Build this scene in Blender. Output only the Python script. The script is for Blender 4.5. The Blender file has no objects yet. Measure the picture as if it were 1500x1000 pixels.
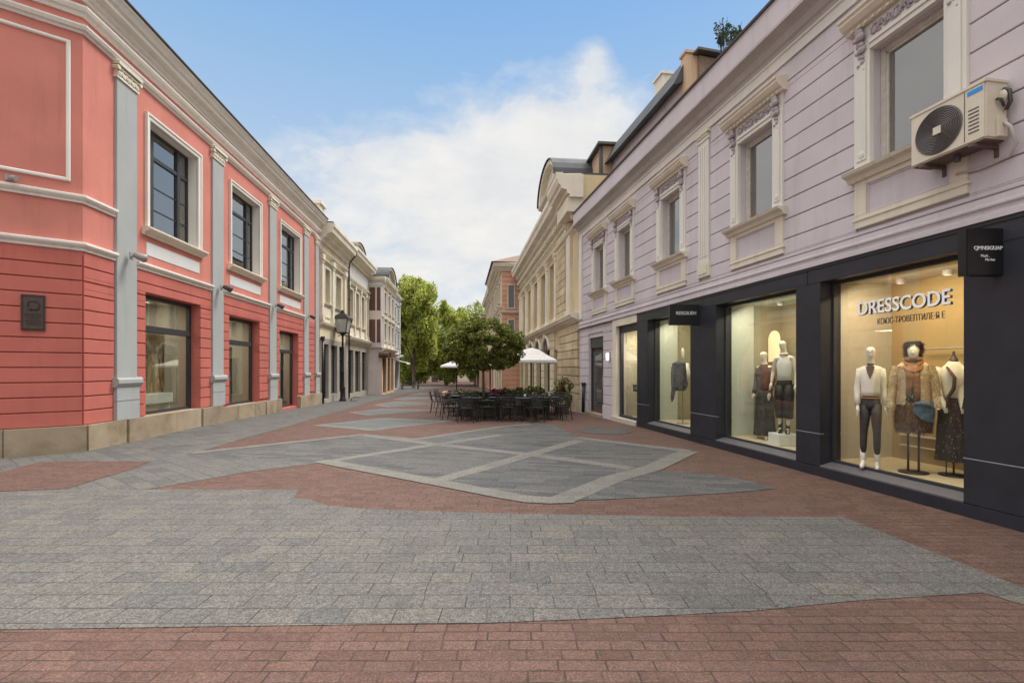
import bpy, bmesh, math, random
import numpy as np
from mathutils import Vector, Matrix
from mathutils.geometry import tessellate_polygon
random.seed(7)
R = math.radians
SC = bpy.context.scene
COL = SC.collection

# ---------------------------------------------------------------- camera numbers
EYE = 1.65
F = 720.0
def gz(y):                                   # the street falls away gently beyond 14 m
    return 0.0 if y < 14 else -0.016 * (y - 14)
def ground(px, py):
    k = (py - 540.0) / F
    y = EYE / k
    if y > 14: y = (EYE - 0.224) / (k - 0.016)
    return ((px - 750.0) / F * y, y)

# ---------------------------------------------------------------- node materials
def new_mat(name):
    m = bpy.data.materials.new(name); m.use_nodes = True
    nt = m.node_tree; b = nt.nodes['Principled BSDF']
    return m, nt, b
def N(nt, t, **kw):
    n = nt.nodes.new(t)
    for k, v in kw.items():
        if k.startswith('i_'):
            n.inputs[k[2:].replace('_', ' ')].default_value = v
        else: setattr(n, k, v)
    return n
def ramp(nt, fac, stops):
    r = nt.nodes.new('ShaderNodeValToRGB')
    e = r.color_ramp.elements
    while len(e) < len(stops): e.new(0.5)
    for i, (p, c) in enumerate(stops):
        e[i].position = p; e[i].color = (c[0], c[1], c[2], 1) if hasattr(c, '__len__') else (c, c, c, 1)
    nt.links.new(fac, r.inputs[0]); return r.outputs[0]
def mixc(nt, fac, a, b, mode='MIX'):
    m = nt.nodes.new('ShaderNodeMix'); m.data_type = 'RGBA'; m.blend_type = mode
    for s, v in ((m.inputs[0], fac), (m.inputs[6], a), (m.inputs[7], b)):
        if hasattr(v, 'links') or isinstance(v, bpy.types.NodeSocket): nt.links.new(v, s)
        elif hasattr(v, '__len__'): s.default_value = (v[0], v[1], v[2], 1)
        else: s.default_value = v
    return m.outputs[2]
def pos(nt, scale=(1, 1, 1), rot=(0, 0, 0)):
    g = nt.nodes.new('ShaderNodeNewGeometry'); mp = nt.nodes.new('ShaderNodeMapping')
    mp.inputs['Scale'].default_value = scale; mp.inputs['Rotation'].default_value = rot
    nt.links.new(g.outputs['Position'], mp.inputs[0]); return mp.outputs[0]
def noise(nt, vec, scale, detail=4, rough=.55, dist=0):
    n = N(nt, 'ShaderNodeTexNoise'); n.inputs['Scale'].default_value = scale
    n.inputs['Detail'].default_value = detail; n.inputs['Roughness'].default_value = rough
    n.inputs['Distortion'].default_value = dist
    nt.links.new(vec, n.inputs['Vector']); return n.outputs['Fac']
def bump(nt, b, h, strength=.3, dist=.01):
    n = nt.nodes.new('ShaderNodeBump'); n.inputs['Strength'].default_value = strength; n.inputs['Distance'].default_value = dist
    nt.links.new(h, n.inputs['Height']); nt.links.new(n.outputs[0], b.inputs['Normal'])

MATS = {}
def plaster(name, col, var=.10, streak=.12, rough=.9, grain=90, bstr=.25):
    m, nt, b = new_mat(name)
    p = pos(nt)
    n1 = noise(nt, p, .9, 5, .6)
    c = mixc(nt, ramp(nt, n1, [(.3, 0), (.7, 1)]), [x * (1 - var) for x in col], [min(1, x * (1 + var * .6)) for x in col])
    ps = pos(nt, (3.2, 3.2, .28))
    n2 = noise(nt, ps, 1.7, 6, .65)
    s = ramp(nt, n2, [(.52, 0), (.78, 1)])
    sm = N(nt, 'ShaderNodeMath', operation='MULTIPLY'); nt.links.new(s, sm.inputs[0]); sm.inputs[1].default_value = streak * 2
    c = mixc(nt, sm.outputs[0], c, [x * .55 + .02 for x in col])
    n3 = noise(nt, p, grain, 3, .7)
    c = mixc(nt, .35, c, ramp(nt, n3, [(.2, .35), (.8, .65)]), 'OVERLAY')
    nt.links.new(c, b.inputs['Base Color']); b.inputs['Roughness'].default_value = rough
    b.inputs['Specular IOR Level'].default_value = .25
    h = mixc(nt, .5, n3, noise(nt, p, 14, 4))
    bump(nt, b, h, bstr, .006)
    MATS[name] = m; return m
def plain(name, col, rough=.5, metal=0, var=.12, scale=12, spec=.5, bstr=.1):
    m, nt, b = new_mat(name)
    p = pos(nt); n1 = noise(nt, p, scale, 5, .6)
    c = mixc(nt, ramp(nt, n1, [(.3, 0), (.7, 1)]), [x * (1 - var) for x in col], [min(1, x * (1 + var)) for x in col])
    nt.links.new(c, b.inputs['Base Color']); b.inputs['Roughness'].default_value = rough
    b.inputs['Metallic'].default_value = metal; b.inputs['Specular IOR Level'].default_value = spec
    if bstr: bump(nt, b, noise(nt, p, scale * 6, 3), bstr, .003)
    MATS[name] = m; return m
def paving(name, palette, bw, rh, mortar, mcol, rot=0, speck=.5, off=.5, dirt=.25, msize=.006):
    m, nt, b = new_mat(name)
    p = pos(nt, (1, 1, 1), (0, 0, rot))
    # slightly wavering joints
    wn = N(nt, 'ShaderNodeTexNoise'); wn.inputs['Scale'].default_value = 1.3; nt.links.new(p, wn.inputs['Vector'])
    vm = N(nt, 'ShaderNodeVectorMath', operation='MULTIPLY_ADD'); nt.links.new(wn.outputs['Color'], vm.inputs[0])
    vm.inputs[1].default_value = (.03, .03, 0); nt.links.new(p, vm.inputs[2])
    sep = N(nt, 'ShaderNodeSeparateXYZ'); nt.links.new(vm.outputs[0], sep.inputs[0])
    cmb = N(nt, 'ShaderNodeCombineXYZ'); nt.links.new(sep.outputs[0], cmb.inputs[0]); nt.links.new(sep.outputs[1], cmb.inputs[1])
    br = N(nt, 'ShaderNodeTexBrick'); br.offset = off; br.squash = 1.35; br.squash_frequency = 3
    nt.links.new(cmb.outputs[0], br.inputs['Vector'])
    br.inputs['Color1'].default_value = (0, 0, 0, 1); br.inputs['Color2'].default_value = (1, 1, 1, 1)
    br.inputs['Mortar'].default_value = (.5, .5, .5, 1)
    br.inputs['Scale'].default_value = 1; br.inputs['Mortar Size'].default_value = msize; br.inputs['Mortar Smooth'].default_value = .3
    br.inputs['Brick Width'].default_value = bw; br.inputs['Row Height'].default_value = rh
    n = len(palette)
    c = ramp(nt, br.outputs['Color'], [(i / max(1, n - 1), q) for i, q in enumerate(palette)])
    big = noise(nt, p, .35, 4, .6)
    c = mixc(nt, ramp(nt, big, [(.35, 0), (.65, dirt)]), c, palette[0])
    pat = noise(nt, p, 2.3, 5, .7)
    c = mixc(nt, .35, c, ramp(nt, pat, [(.3, .38), (.7, .62)]), 'OVERLAY')
    gr = noise(nt, p, 75, 3, .85)
    c = mixc(nt, speck, c, ramp(nt, gr, [(.38, .25), (.5, 1), (.62, 1.9)]), 'MULTIPLY')
    gr2 = noise(nt, p, 22, 4, .8)
    c = mixc(nt, speck * .8, c, ramp(nt, gr2, [(.36, .5), (.5, 1), (.64, 1.5)]), 'MULTIPLY')
    vo = N(nt, 'ShaderNodeTexVoronoi'); vo.inputs['Scale'].default_value = 1.5; nt.links.new(p, vo.inputs['Vector'])
    c = mixc(nt, ramp(nt, vo.outputs['Distance'], [(.022, .55), (.034, 0)]), c, (.035, .033, .03))
    st = noise(nt, p, .9, 7, .72, .8)
    c = mixc(nt, ramp(nt, st, [(.55, 0), (.72, .38)]), c, [q * .45 for q in palette[0]])
    mm = N(nt, 'ShaderNodeMath', operation='MULTIPLY'); nt.links.new(br.outputs['Fac'], mm.inputs[0])
    jn = ramp(nt, noise(nt, p, 3.1, 3), [(.35, mortar * .35), (.6, mortar)])
    nt.links.new(jn, mm.inputs[1])
    c = mixc(nt, mm.outputs[0], c, mcol)
    nt.links.new(c, b.inputs['Base Color'])
    b.inputs['Roughness'].default_value = .8; b.inputs['Specular IOR Level'].default_value = .3
    inv = N(nt, 'ShaderNodeMath', operation='SUBTRACT'); inv.inputs[0].default_value = 1; nt.links.new(br.outputs['Fac'], inv.inputs[1])
    h = mixc(nt, .25, inv.outputs[0], gr)
    bump(nt, b, h, .5, .006)
    MATS[name] = m; return m
def stone(name, pal, rough=.85, blocks=None):
    m, nt, b = new_mat(name); p = pos(nt)
    n1 = noise(nt, p, 1.4, 6, .65, .3)
    c = ramp(nt, n1, [(.3, pal[0]), (.5, pal[1]), (.72, pal[2])])
    gr = noise(nt, p, 80, 3, .8)
    c = mixc(nt, .3, c, ramp(nt, gr, [(.3, .3), (.7, .7)]), 'OVERLAY')
    ri = N(nt, 'ShaderNodeNewGeometry')
    c = mixc(nt, .45, c, ramp(nt, ri.outputs['Random Per Island'], [(0, .33), (1, .64)]), 'OVERLAY')
    nt.links.new(c, b.inputs['Base Color']); b.inputs['Roughness'].default_value = rough
    bump(nt, b, gr, .4, .005); MATS[name] = m; return m
def leafmat(name, dark, mid, light, trans=.35):
    m, nt, b = new_mat(name)
    g = N(nt, 'ShaderNodeNewGeometry')
    c = ramp(nt, g.outputs['Random Per Island'], [(0, dark), (.5, mid), (.85, mid), (1, light)])
    nz = noise(nt, g.outputs['Position'], .8, 3)
    c = mixc(nt, .5, c, ramp(nt, nz, [(.35, .38), (.65, .62)]), 'OVERLAY')
    nt.links.new(c, b.inputs['Base Color']); b.inputs['Roughness'].default_value = .5
    b.inputs['Specular IOR Level'].default_value = .3
    t = N(nt, 'ShaderNodeBsdfTranslucent'); nt.links.new(c, t.inputs['Color'])
    mx = N(nt, 'ShaderNodeMixShader'); mx.inputs[0].default_value = trans
    out = nt.nodes['Material Output']
    nt.links.new(b.outputs[0], mx.inputs[1]); nt.links.new(t.outputs[0], mx.inputs[2]); nt.links.new(mx.outputs[0], out.inputs[0])
    MATS[name] = m; return m
def glass(name, tint=(.9, .93, .92), refl=1.0, base=.02, wavy=True):
    m = bpy.data.materials.new(name); m.use_nodes = True; nt = m.node_tree
    nt.nodes.remove(nt.nodes['Principled BSDF']); out = nt.nodes['Material Output']
    tr = N(nt, 'ShaderNodeBsdfTransparent'); tr.inputs[0].default_value = (*tint, 1)
    gl = N(nt, 'ShaderNodeBsdfGlossy'); gl.inputs['Roughness'].default_value = .0; gl.inputs['Color'].default_value = (.92, .90, .88, 1)
    fr = N(nt, 'ShaderNodeFresnel'); fr.inputs[0].default_value = 1.52
    wn = noise(nt, pos(nt), .9, 2); bp = N(nt, 'ShaderNodeBump'); bp.inputs['Strength'].default_value = .04; bp.inputs['Distance'].default_value = .05
    nt.links.new(wn, bp.inputs['Height'])
    if wavy: nt.links.new(bp.outputs[0], gl.inputs['Normal'])
    ma = N(nt, 'ShaderNodeMath', operation='MULTIPLY_ADD', use_clamp=True); ma.inputs[1].default_value = refl; ma.inputs[2].default_value = base
    nt.links.new(fr.outputs[0], ma.inputs[0])
    mx = N(nt, 'ShaderNodeMixShader'); nt.links.new(ma.outputs[0], mx.inputs[0]); nt.links.new(tr.outputs[0], mx.inputs[1]); nt.links.new(gl.outputs[0], mx.inputs[2])
    nt.links.new(mx.outputs[0], out.inputs[0]); MATS[name] = m; return m
def emit(name, col, s):
    m, nt, b = new_mat(name); b.inputs['Base Color'].default_value = (*col, 1)
    b.inputs['Emission Color'].default_value = (*col, 1); b.inputs['Emission Strength'].default_value = s
    MATS[name] = m; return m

plaster('salmon', (.58, .215, .17), .11, .20)
plaster('salmon_low', (.50, .148, .118), .12, .20)
plaster('lilac', (.60, .54, .565), .10, .20)
plaster('lilac_orn', (.44, .38, .41), .2, .3, grain=40)
plaster('grey_pil', (.37, .39, .385), .07, .16)
plaster('grey_white', (.62, .63, .62), .04, .05)
plaster('beige_trim', (.76, .725, .66), .08, .22)
plaster('white_trim', (.72, .69, .63), .06, .12)
plaster('cream_trim', (.72, .655, .53), .08, .20)
plaster('ivory', (.72, .67, .55), .12, .34)
plaster('cornice_shade', (.46, .42, .40), .10, .25)
plaster('cream_wall', (.66, .53, .32), .12, .28)
plaster('cream_wall_pale', (.68, .60, .42), .12, .30)
plaster('peach_wall', (.58, .40, .26), .12, .3)
plaster('brick_salmon', (.64, .36, .25), .15, .3)
plaster('grey_wall', (.50, .50, .50), .12, .2)
plaster('rose_white', (.70, .62, .58), .12, .2)
plaster('grimy_stone', (.36, .33, .28), .2, .4)
stone('plinth_stone', [(.20, .145, .09), (.30, .235, .16), (.36, .30, .22)])
stone('sand_block', [(.42, .32, .19), (.56, .45, .28), (.64, .54, .37)])
plain('dark_frame', (.035, .037, .042), .45)
plain('shop_panel', (.022, .025, .033), .42, var=.2, scale=3, bstr=.05)
plain('shop_sill', (.12, .115, .125), .4)
plain('shop_line', (.30, .29, .29), .4)
plain('sign_black', (.008, .008, .009), .35)
plain('black_metal', (.026, .026, .027), .38, .3)
plain('gutter', (.10, .09, .08), .5, .3)
plain('roof_metal', (.075, .08, .085), .8, .0, var=.25, scale=2)
plain('roof_tile', (.20, .12, .08), .8)
plain('weathered_wood', (.22, .15, .10), .8, var=.35)
plain('brown_shutter', (.115, .055, .045), .6)
plain('bronze', (.085, .06, .05), .5, .4, var=.25, scale=25)
plain('bronze_dark', (.045, .03, .022), .55, .4)
plain('win_frame', (.52, .48, .42), .5)
plain('ac_body', (.66, .60, .47), .45, var=.05)
plain('ac_dark', (.06, .055, .055), .5)
plain('ac_under', (.13, .09, .07), .8, var=.3)
plain('ac_blue', (.02, .28, .72), .4)
plain('pipe', (.50, .44, .42), .6)
plain('curtain', (.70, .67, .60), .9)
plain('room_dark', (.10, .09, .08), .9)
plain('room_beige', (.50, .46, .38), .9, var=.05)
plain('room_gold', (.38, .28, .135), .9, var=.08, scale=2)
plain('room_green', (.55, .60, .52), .9, var=.04)
plain('room_olive', (.40, .36, .24), .9, var=.06)
plain('platform', (.66, .56, .38), .5, var=.05)
plain('letter_white', (.85, .85, .85), .4, var=.02)
plain('letter_dark', (.045, .045, .05), .5)
plain('canvas', (.74, .73, .70), .9)
plain('manne_skin', (.80, .74, .62), .35, var=.03, bstr=0)
plain('knit_white', (.80, .74, .61), .95, var=.08, scale=60, bstr=.6)
plain('top_white', (.80, .80, .76), .9, var=.05, scale=30, bstr=.3)
plain('cloth_dark', (.05, .043, .042), .75, var=.2, scale=20, bstr=.3)
plain('cloth_black', (.017, .015, .016), .6, var=.3, scale=20)
plain('cloth_brown', (.10, .065, .05), .8, var=.3, scale=40, bstr=.6)
plain('leather_white', (.75, .70, .60), .3)
plain('scarf_orange', (.30, .13, .035), .7, var=.4, scale=20, bstr=.5)
plain('denim', (.075, .15, .24), .7, var=.5, scale=18, bstr=.5)
plain('cloth_grey', (.11, .11, .12), .85, var=.4, scale=14, bstr=.6)
plain('blue_card', (.02, .035, .16), .4)
plain('screen_pale', (.62, .74, .78), .5)
plain('pink_cloth', (.75, .42, .34), .8, var=.35, scale=8)
plain('bark', (.10, .075, .055), .9, var=.3, scale=20, bstr=.8)
plain('bark_pale', (.17, .14, .11), .9, var=.3, scale=9, bstr=.8)
plain('wood_bench', (.06, .05, .035), .7)
plain('planter', (.07, .06, .05), .6)
plain('soil', (.04, .028, .02), 1)
plain('cover_iron', (.055, .056, .057), .7, var=.2, scale=6, bstr=.5)
plain('lamp_glass', (.42, .42, .40), .15)
plain('far_glass', (.055, .062, .07), .06, var=.1, spec=.9, bstr=0)
plain('gold_door', (.30, .20, .10), .5)
leafmat('leaf_round', (.06, .082, .018), (.19, .22, .045), (.56, .54, .16), .5)
leafmat('leaf_far', (.21, .26, .055), (.42, .47, .10), (.72, .69, .24), .6)
leafmat('leaf_far_dark', (.16, .21, .045), (.33, .38, .08), (.60, .58, .18), .6)
leafmat('leaf_shrub', (.04, .07, .015), (.10, .16, .035), (.22, .27, .07))
leafmat('leaf_roof', (.03, .05, .025), (.07, .10, .055), (.14, .17, .09))
leafmat('petal_pink', (.35, .03, .12), (.55, .08, .22), (.7, .25, .4), .2)
leafmat('petal_rust', (.16, .05, .03), (.28, .09, .05), (.35, .15, .08), .2)
leafmat('leaf_purple', (.035, .015, .03), (.06, .025, .05), (.1, .05, .08), .2)
def fur(name, a, b_, c_):
    m, nt, b = new_mat(name); g = N(nt, 'ShaderNodeNewGeometry')
    nt.links.new(ramp(nt, g.outputs['Random Per Island'], [(0, a), (.6, b_), (1, c_)]), b.inputs['Base Color'])
    b.inputs['Roughness'].default_value = .8; MATS[name] = m
fur('fur_beige', (.38, .29, .16), (.68, .55, .34), (.80, .72, .52))
fur('fur_brown', (.03, .015, .008), (.10, .045, .02), (.32, .15, .05))
fur('fur_hair', (.008, .005, .005), (.025, .014, .012), (.06, .03, .02))
fur('sequin', (.008, .006, .006), (.03, .02, .018), (.30, .24, .2))
fur('sequin_green', (.012, .014, .012), (.035, .04, .035), (.12, .13, .11))
GREYS = [(.096, .094, .091), (.112, .107, .098), (.123, .116, .104), (.114, .110, .102), (.134, .124, .107), (.102, .100, .099)]
paving('grey_slabs', GREYS, .31, .20, .85, (.026, .024, .020), msize=.0055, speck=.6)
paving('grey_slabs_side', [(.085, .085, .083), (.105, .103, .096), (.122, .118, .106), (.108, .107, .100)], .40, .24, .8, (.035, .033, .029), rot=R(38), msize=.007)
paving('grey_setts', [(.066, .067, .069), (.092, .092, .091), (.118, .116, .110), (.084, .084, .084)], .50, .13, .8, (.042, .041, .039), rot=R(12), speck=.45)
paving('blue_setts', [(.100, .108, .108), (.118, .126, .124)], .3, .15, .3, (.065, .065, .065))
paving('light_strip', [(.142, .137, .122), (.170, .162, .142)], .4, .2, .5, (.075, .07, .06), speck=.4, dirt=.1)
paving('red_setts', [(.098, .055, .043), (.118, .067, .052), (.132, .078, .061), (.106, .064, .052)], .20, .10, .85, (.032, .023, .019), speck=.5, msize=.0065)

# ---------------------------------------------------------------- mesh builder
def root_of(o):
    while o.parent: o = o.parent
    return o
def tag(o, label=None, cat=None, group=None, kind=None):
    if label: o['label'] = label
    if cat: o['category'] = cat
    if group: o['group'] = group
    if kind: o['kind'] = kind
    return o
class MB:
    def __init__(s): s.v = []; s.f = []; s.m = []
    def add(s, vs, fs, m=0):
        o = len(s.v); s.v += [tuple(v) for v in vs]
        s.f += [tuple(i + o for i in f) for f in fs]; s.m += [m] * len(fs); return s
    def hexa(s, p, m=0):           # p: 8 points, bottom 4 then top 4
        return s.add(p, [(0, 3, 2, 1), (4, 5, 6, 7), (0, 1, 5, 4), (1, 2, 6, 5), (2, 3, 7, 6), (3, 0, 4, 7)], m)
    def box(s, x0, x1, y0, y1, z0, z1, m=0):
        return s.hexa([(x0, y0, z0), (x1, y0, z0), (x1, y1, z0), (x0, y1, z0), (x0, y0, z1), (x1, y0, z1), (x1, y1, z1), (x0, y1, z1)], m)
    def loft(s, rings, cap=True, m=0, closed=True):
        o = len(s.v); n = len(rings[0])
        vs = [p for r in rings for p in r]; fs = []
        for i in range(len(rings) - 1):
            for j in range(n if closed else n - 1):
                a = i * n + j; b = i * n + (j + 1) % n
                fs.append((a, b, b + n, a + n))
        if cap and closed:
            fs.append(tuple(range(n))[::-1]); fs.append(tuple(range((len(rings) - 1) * n, len(rings) * n)))
        return s.add(vs, fs, m)
    def tube(s, pts, rad, n=8, m=0, sy=1.0):
        pts = [Vector(p) for p in pts]; rings = []
        if not hasattr(rad, '__len__'): rad = [rad] * len(pts)
        up = Vector((0, 0, 1)); prev = None
        for i, p in enumerate(pts):
            t = (pts[min(i + 1, len(pts) - 1)] - pts[max(i - 1, 0)]).normalized()
            if prev is None:
                a = t.cross(up)
                if a.length < .05: a = t.cross(Vector((0, 1, 0)))
            else: a = prev - t * prev.dot(t)
            a.normalize(); prev = a; b = t.cross(a)
            rings.append([p + (a * math.cos(q) + b * math.sin(q) * sy) * rad[i] for q in [2 * math.pi * j / n for j in range(n)]])
        return s.loft(rings, True, m)
    def lathe(s, c, prof, n=16, m=0, sx=1, sy=1):
        rings = [[(c[0] + r * math.cos(2 * math.pi * j / n) * sx, c[1] + r * math.sin(2 * math.pi * j / n) * sy, c[2] + z) for j in range(n)] for r, z in prof]
        return s.loft(rings, True, m)
    def blob(s, c, r, n=7, k=5, m=0):
        if not hasattr(r, '__len__'): r = (r, r, r)
        rings = []
        for i in range(1, k):
            a = math.pi * i / k - math.pi / 2
            rings.append([(c[0] + r[0] * math.cos(a) * math.cos(2 * math.pi * j / n), c[1] + r[1] * math.cos(a) * math.sin(2 * math.pi * j / n), c[2] + r[2] * math.sin(a)) for j in range(n)])
        return s.loft(rings, True, m)
    def build(s, name, mat, parent=None, smooth=False, tags=None, bevel=0, fix=True):
        if not s.v: return None
        if parent is not None: org = root_of(parent).location.copy()
        else:
            xs, ys, zs = zip(*s.v); org = Vector(((min(xs) + max(xs)) / 2, (min(ys) + max(ys)) / 2, min(zs)))
        me = bpy.data.meshes.new(name)
        me.from_pydata([(v[0] - org[0], v[1] - org[1], v[2] - org[2]) for v in s.v], [], s.f)
        for mm in (mat if isinstance(mat, (list, tuple)) else [mat]): me.materials.append(MATS[mm])
        me.polygons.foreach_set('material_index', s.m)
        if smooth: me.polygons.foreach_set('use_smooth', [True] * len(s.f))
        if fix and len(s.f) < 60000:
            bm = bmesh.new(); bm.from_mesh(me); bmesh.ops.recalc_face_normals(bm, faces=bm.faces)
            if bevel: bmesh.ops.bevel(bm, geom=bm.edges[:], offset=bevel, segments=2, affect='EDGES', clamp_overlap=True)
            bm.to_mesh(me); bm.free()
        me.update()
        o = bpy.data.objects.new(name, me); COL.objects.link(o)
        if parent is not None: o.parent = parent
        else: o.location = org
        if tags: tag(o, *tags)
        return o
def thing(name, label, cat, loc=(0, 0, 0), group=None):
    o = bpy.data.objects.new(name, None); COL.objects.link(o); o.empty_display_size = .3
    o.location = loc; return tag(o, label, cat, group)
def kids(o): return [c for c in bpy.data.objects if c.parent == o]
def dup(o, loc=None, rz=None, label=None, parent=None, _map=None):
    global KIDMAP
    c = o.copy(); COL.objects.link(c)
    if parent is not None: c.parent = parent
    if loc is not None: c.location = loc
    if rz is not None: c.rotation_euler = (0, 0, rz)
    if label: c['label'] = label
    for ch in list(o.children): dup(ch, parent=c)
    return c

class Wall:
    """a vertical wall plane: u runs along it, d is distance out towards the street, z is up"""
    def __init__(s, O, D, n):
        s.O = Vector((O[0], O[1], 0)); s.D = Vector((D[0], D[1], 0)); s.n = Vector((n[0], n[1], 0)).normalized()
    def P(s, u, d, z):
        p = s.O + s.D * u + s.n * d; return (p.x, p.y, z)
    def box(s, mb, u0, u1, d0, d1, z0, z1, m=0):
        P = s.P
        return mb.hexa([P(u0, d0, z0), P(u1, d0, z0), P(u1, d1, z0), P(u0, d1, z0), P(u0, d0, z1), P(u1, d0, z1), P(u1, d1, z1), P(u0, d1, z1)], m)
    def quad(s, mb, u0, u1, d, z0, z1, m=0):
        P = s.P; return mb.add([P(u0, d, z0), P(u1, d, z0), P(u1, d, z1), P(u0, d, z1)], [(0, 1, 2, 3)], m)
    def sweep(s, mb, u0, u1, prof, m=0):
        return mb.loft([[s.P(u0, d, z) for d, z in prof], [s.P(u1, d, z) for d, z in prof]], True, m)
    def sheet(s, mb, u0, u1, z0, z1, ops, depth=.3, m=0, mr=1, d=0.0):
        us = sorted(set([u0, u1] + [x for o in ops for x in o[:2]])); zs = sorted(set([z0, z1] + [x for o in ops for x in o[2:4]]))
        us = [x for x in us if u0 <= x <= u1]; zs = [x for x in zs if z0 <= x <= z1]
        for i in range(len(us) - 1):
            for j in range(len(zs) - 1):
                cu = (us[i] + us[i + 1]) / 2; cz = (zs[j] + zs[j + 1]) / 2
                if any(o[0] < cu < o[1] and o[2] < cz < o[3] for o in ops): continue
                s.quad(mb, us[i], us[i + 1], d, zs[j], zs[j + 1], m)
        for o in ops:
            a, b, c, e = o[:4]; P = s.P
            mb.add([P(a, d, c), P(a, d - depth, c), P(a, d - depth, e), P(a, d, e)], [(0, 1, 2, 3)], mr)
            mb.add([P(b, d, c), P(b, d - depth, c), P(b, d - depth, e), P(b, d, e)], [(0, 1, 2, 3)], mr)
            mb.add([P(a, d, e), P(a, d - depth, e), P(b, d - depth, e), P(b, d, e)], [(0, 1, 2, 3)], mr)
            mb.add([P(a, d, c), P(a, d - depth, c), P(b, d - depth, c), P(b, d, c)], [(0, 1, 2, 3)], mr)
    def courses(s, mb, u0, u1, z0, z1, pitch, gap, depth, exc=(), m=0, blockw=None):
        n = max(1, round((z1 - z0) / pitch)); pt = (z1 - z0) / n
        for i in range(n):
            a = z0 + i * pt + gap / 2; b = z0 + (i + 1) * pt - gap / 2
            zs = sorted(set([a, b] + [z for e in exc for z in e[2:4] if a < z < b]))
            for j in range(len(zs) - 1):
                if zs[j + 1] - zs[j] < .01: continue
                cz = (zs[j] + zs[j + 1]) / 2
                iv = [(u0, u1)]
                for e in exc:
                    if not (e[2] < cz < e[3]): continue
                    nv = []
                    for p, q in iv:
                        if e[1] <= p or e[0] >= q: nv.append((p, q)); continue
                        if e[0] > p: nv.append((p, e[0]))
                        if e[1] < q: nv.append((e[1], q))
                    iv = nv
                for p, q in iv:
                    if q - p < .02: continue
                    if blockw:
                        k = max(1, round((q - p) / blockw))
                        for t in range(k): s.box(mb, p + (q - p) * t / k + gap * .3, p + (q - p) * (t + 1) / k - gap * .3, 0, depth, zs[j], zs[j + 1], m)
                    else:      # chamfered course
                        c = min(.008, (zs[j + 1] - zs[j]) / 3)
                        s.sweep(mb, p, q, [(0, zs[j]), (depth - c, zs[j]), (depth, zs[j] + c), (depth, zs[j + 1] - c), (depth - c, zs[j + 1]), (0, zs[j + 1])], m)
def mitre_sweep(mb, path, prof, out, m=0):
    """profile (d,z) along a 2D polyline, mitred at its corners; out = +1/-1 picks the side"""
    pts = [Vector(p) for p in path]; rings = []
    for i, p in enumerate(pts):
        ns = []
        if i > 0: t = (p - pts[i - 1]).normalized(); ns.append(Vector((t.y, -t.x)) * out)
        if i < len(pts) - 1: t = (pts[i + 1] - p).normalized(); ns.append(Vector((t.y, -t.x)) * out)
        if len(ns) == 2:
            b = (ns[0] + ns[1]).normalized(); b = b / b.dot(ns[0])
        else: b = ns[0]
        rings.append([(p.x + b.x * d, p.y + b.y * d, z) for d, z in prof])
    return mb.loft(rings, True, m)
def text(body, size, mat, W, u, d, z, ext=.01, name='lettering', parent=None, flip=1, sx=1.0, bold=0):
    c = bpy.data.curves.new('t', 'FONT'); c.body = body; c.size = size; c.extrude = ext; c.align_x = 'CENTER'; c.align_y = 'CENTER'
    c.offset = bold; c.resolution_u = 4
    o = bpy.data.objects.new('t', c); COL.objects.link(o); bpy.context.view_layer.update()
    me = bpy.data.meshes.new_from_object(o); bpy.data.objects.remove(o)
    x = (W.D.normalized() * flip); n = W.n; p = Vector(W.P(u, d, z))
    M = Matrix(((x.x * sx, 0, n.x, p.x), (x.y * sx, 0, n.y, p.y), (0, 1, 0, p.z), (0, 0, 0, 1)))
    org = root_of(parent).location if parent is not None else Vector((0, 0, 0))
    me.transform(Matrix.Translation(-org) @ M); me.materials.clear(); me.materials.append(MATS[mat])
    o = bpy.data.objects.new(name, me); COL.objects.link(o)
    if parent is not None: o.parent = parent
    return o
# ---------------------------------------------------------------- the ground
def sheet(name, polys, z, mat):
    bm = bmesh.new()
    for poly in polys:
        pts = [ground(*p[:2]) if len(p) == 2 else (p[0], p[1]) for p in poly]   # (px,py) or (X,Y,'w')
        vs = [bm.verts.new((x, y, 0)) for x, y in pts]
        for tri in tessellate_polygon([[Vector((x, y, 0)) for x, y in pts]]):
            try: bm.faces.new([vs[i] for i in tri])
            except ValueError: pass
    bmesh.ops.bisect_plane(bm, geom=bm.verts[:] + bm.edges[:] + bm.faces[:], plane_co=(0, 14, 0), plane_no=(0, 1, 0))
    for v in bm.verts: v.co.z = gz(v.co.y) + z
    bmesh.ops.recalc_face_normals(bm, faces=bm.faces)
    for f in bm.faces:
        if f.normal.z < 0: f.normal_flip()
    me = bpy.data.meshes.new(name); bm.to_mesh(me); bm.free(); me.materials.append(MATS[mat])
    o = bpy.data.objects.new(name, me); COL.objects.link(o); tag(o, kind='structure'); return o
sheet('street', [[(-90, -40, 'w'), (90, -40, 'w'), (90, 420, 'w'), (-90, 420, 'w')]], 0, 'red_setts')
FG = [(-300, 926), (0, 922), (500, 915), (700, 913), (900, 905), (1100, 895), (1250, 880), (1440, 868), (1500, 886), (1640, 925), (1640, 910), (1500, 861),
      (1235, 757), (1000, 757), (750, 752), (600, 748), (550, 746), (480, 741), (455, 732), (430, 730), (437, 717), (215, 717), (100, 717), (0, 719), (-300, 723)]
sheet('slab_paving', [FG], .004, 'grey_slabs')
SW = [(-300, 723), (0, 719), (100, 717), (215, 717), (370, 690), (470, 678), (285, 664), (350, 644), (420, 625), (470, 610), (540, 589), (585, 578.5), (620, 571), (-9.0, 75, 'w'), (-16, 75, 'w'),
      (-13.5, 38, 'w'), (-10.5, 20, 'w'), (-10, 9, 'w'), (-14, 7.5, 'w')]
sheet('pavement', [SW], .0045, 'grey_slabs_side')
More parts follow.
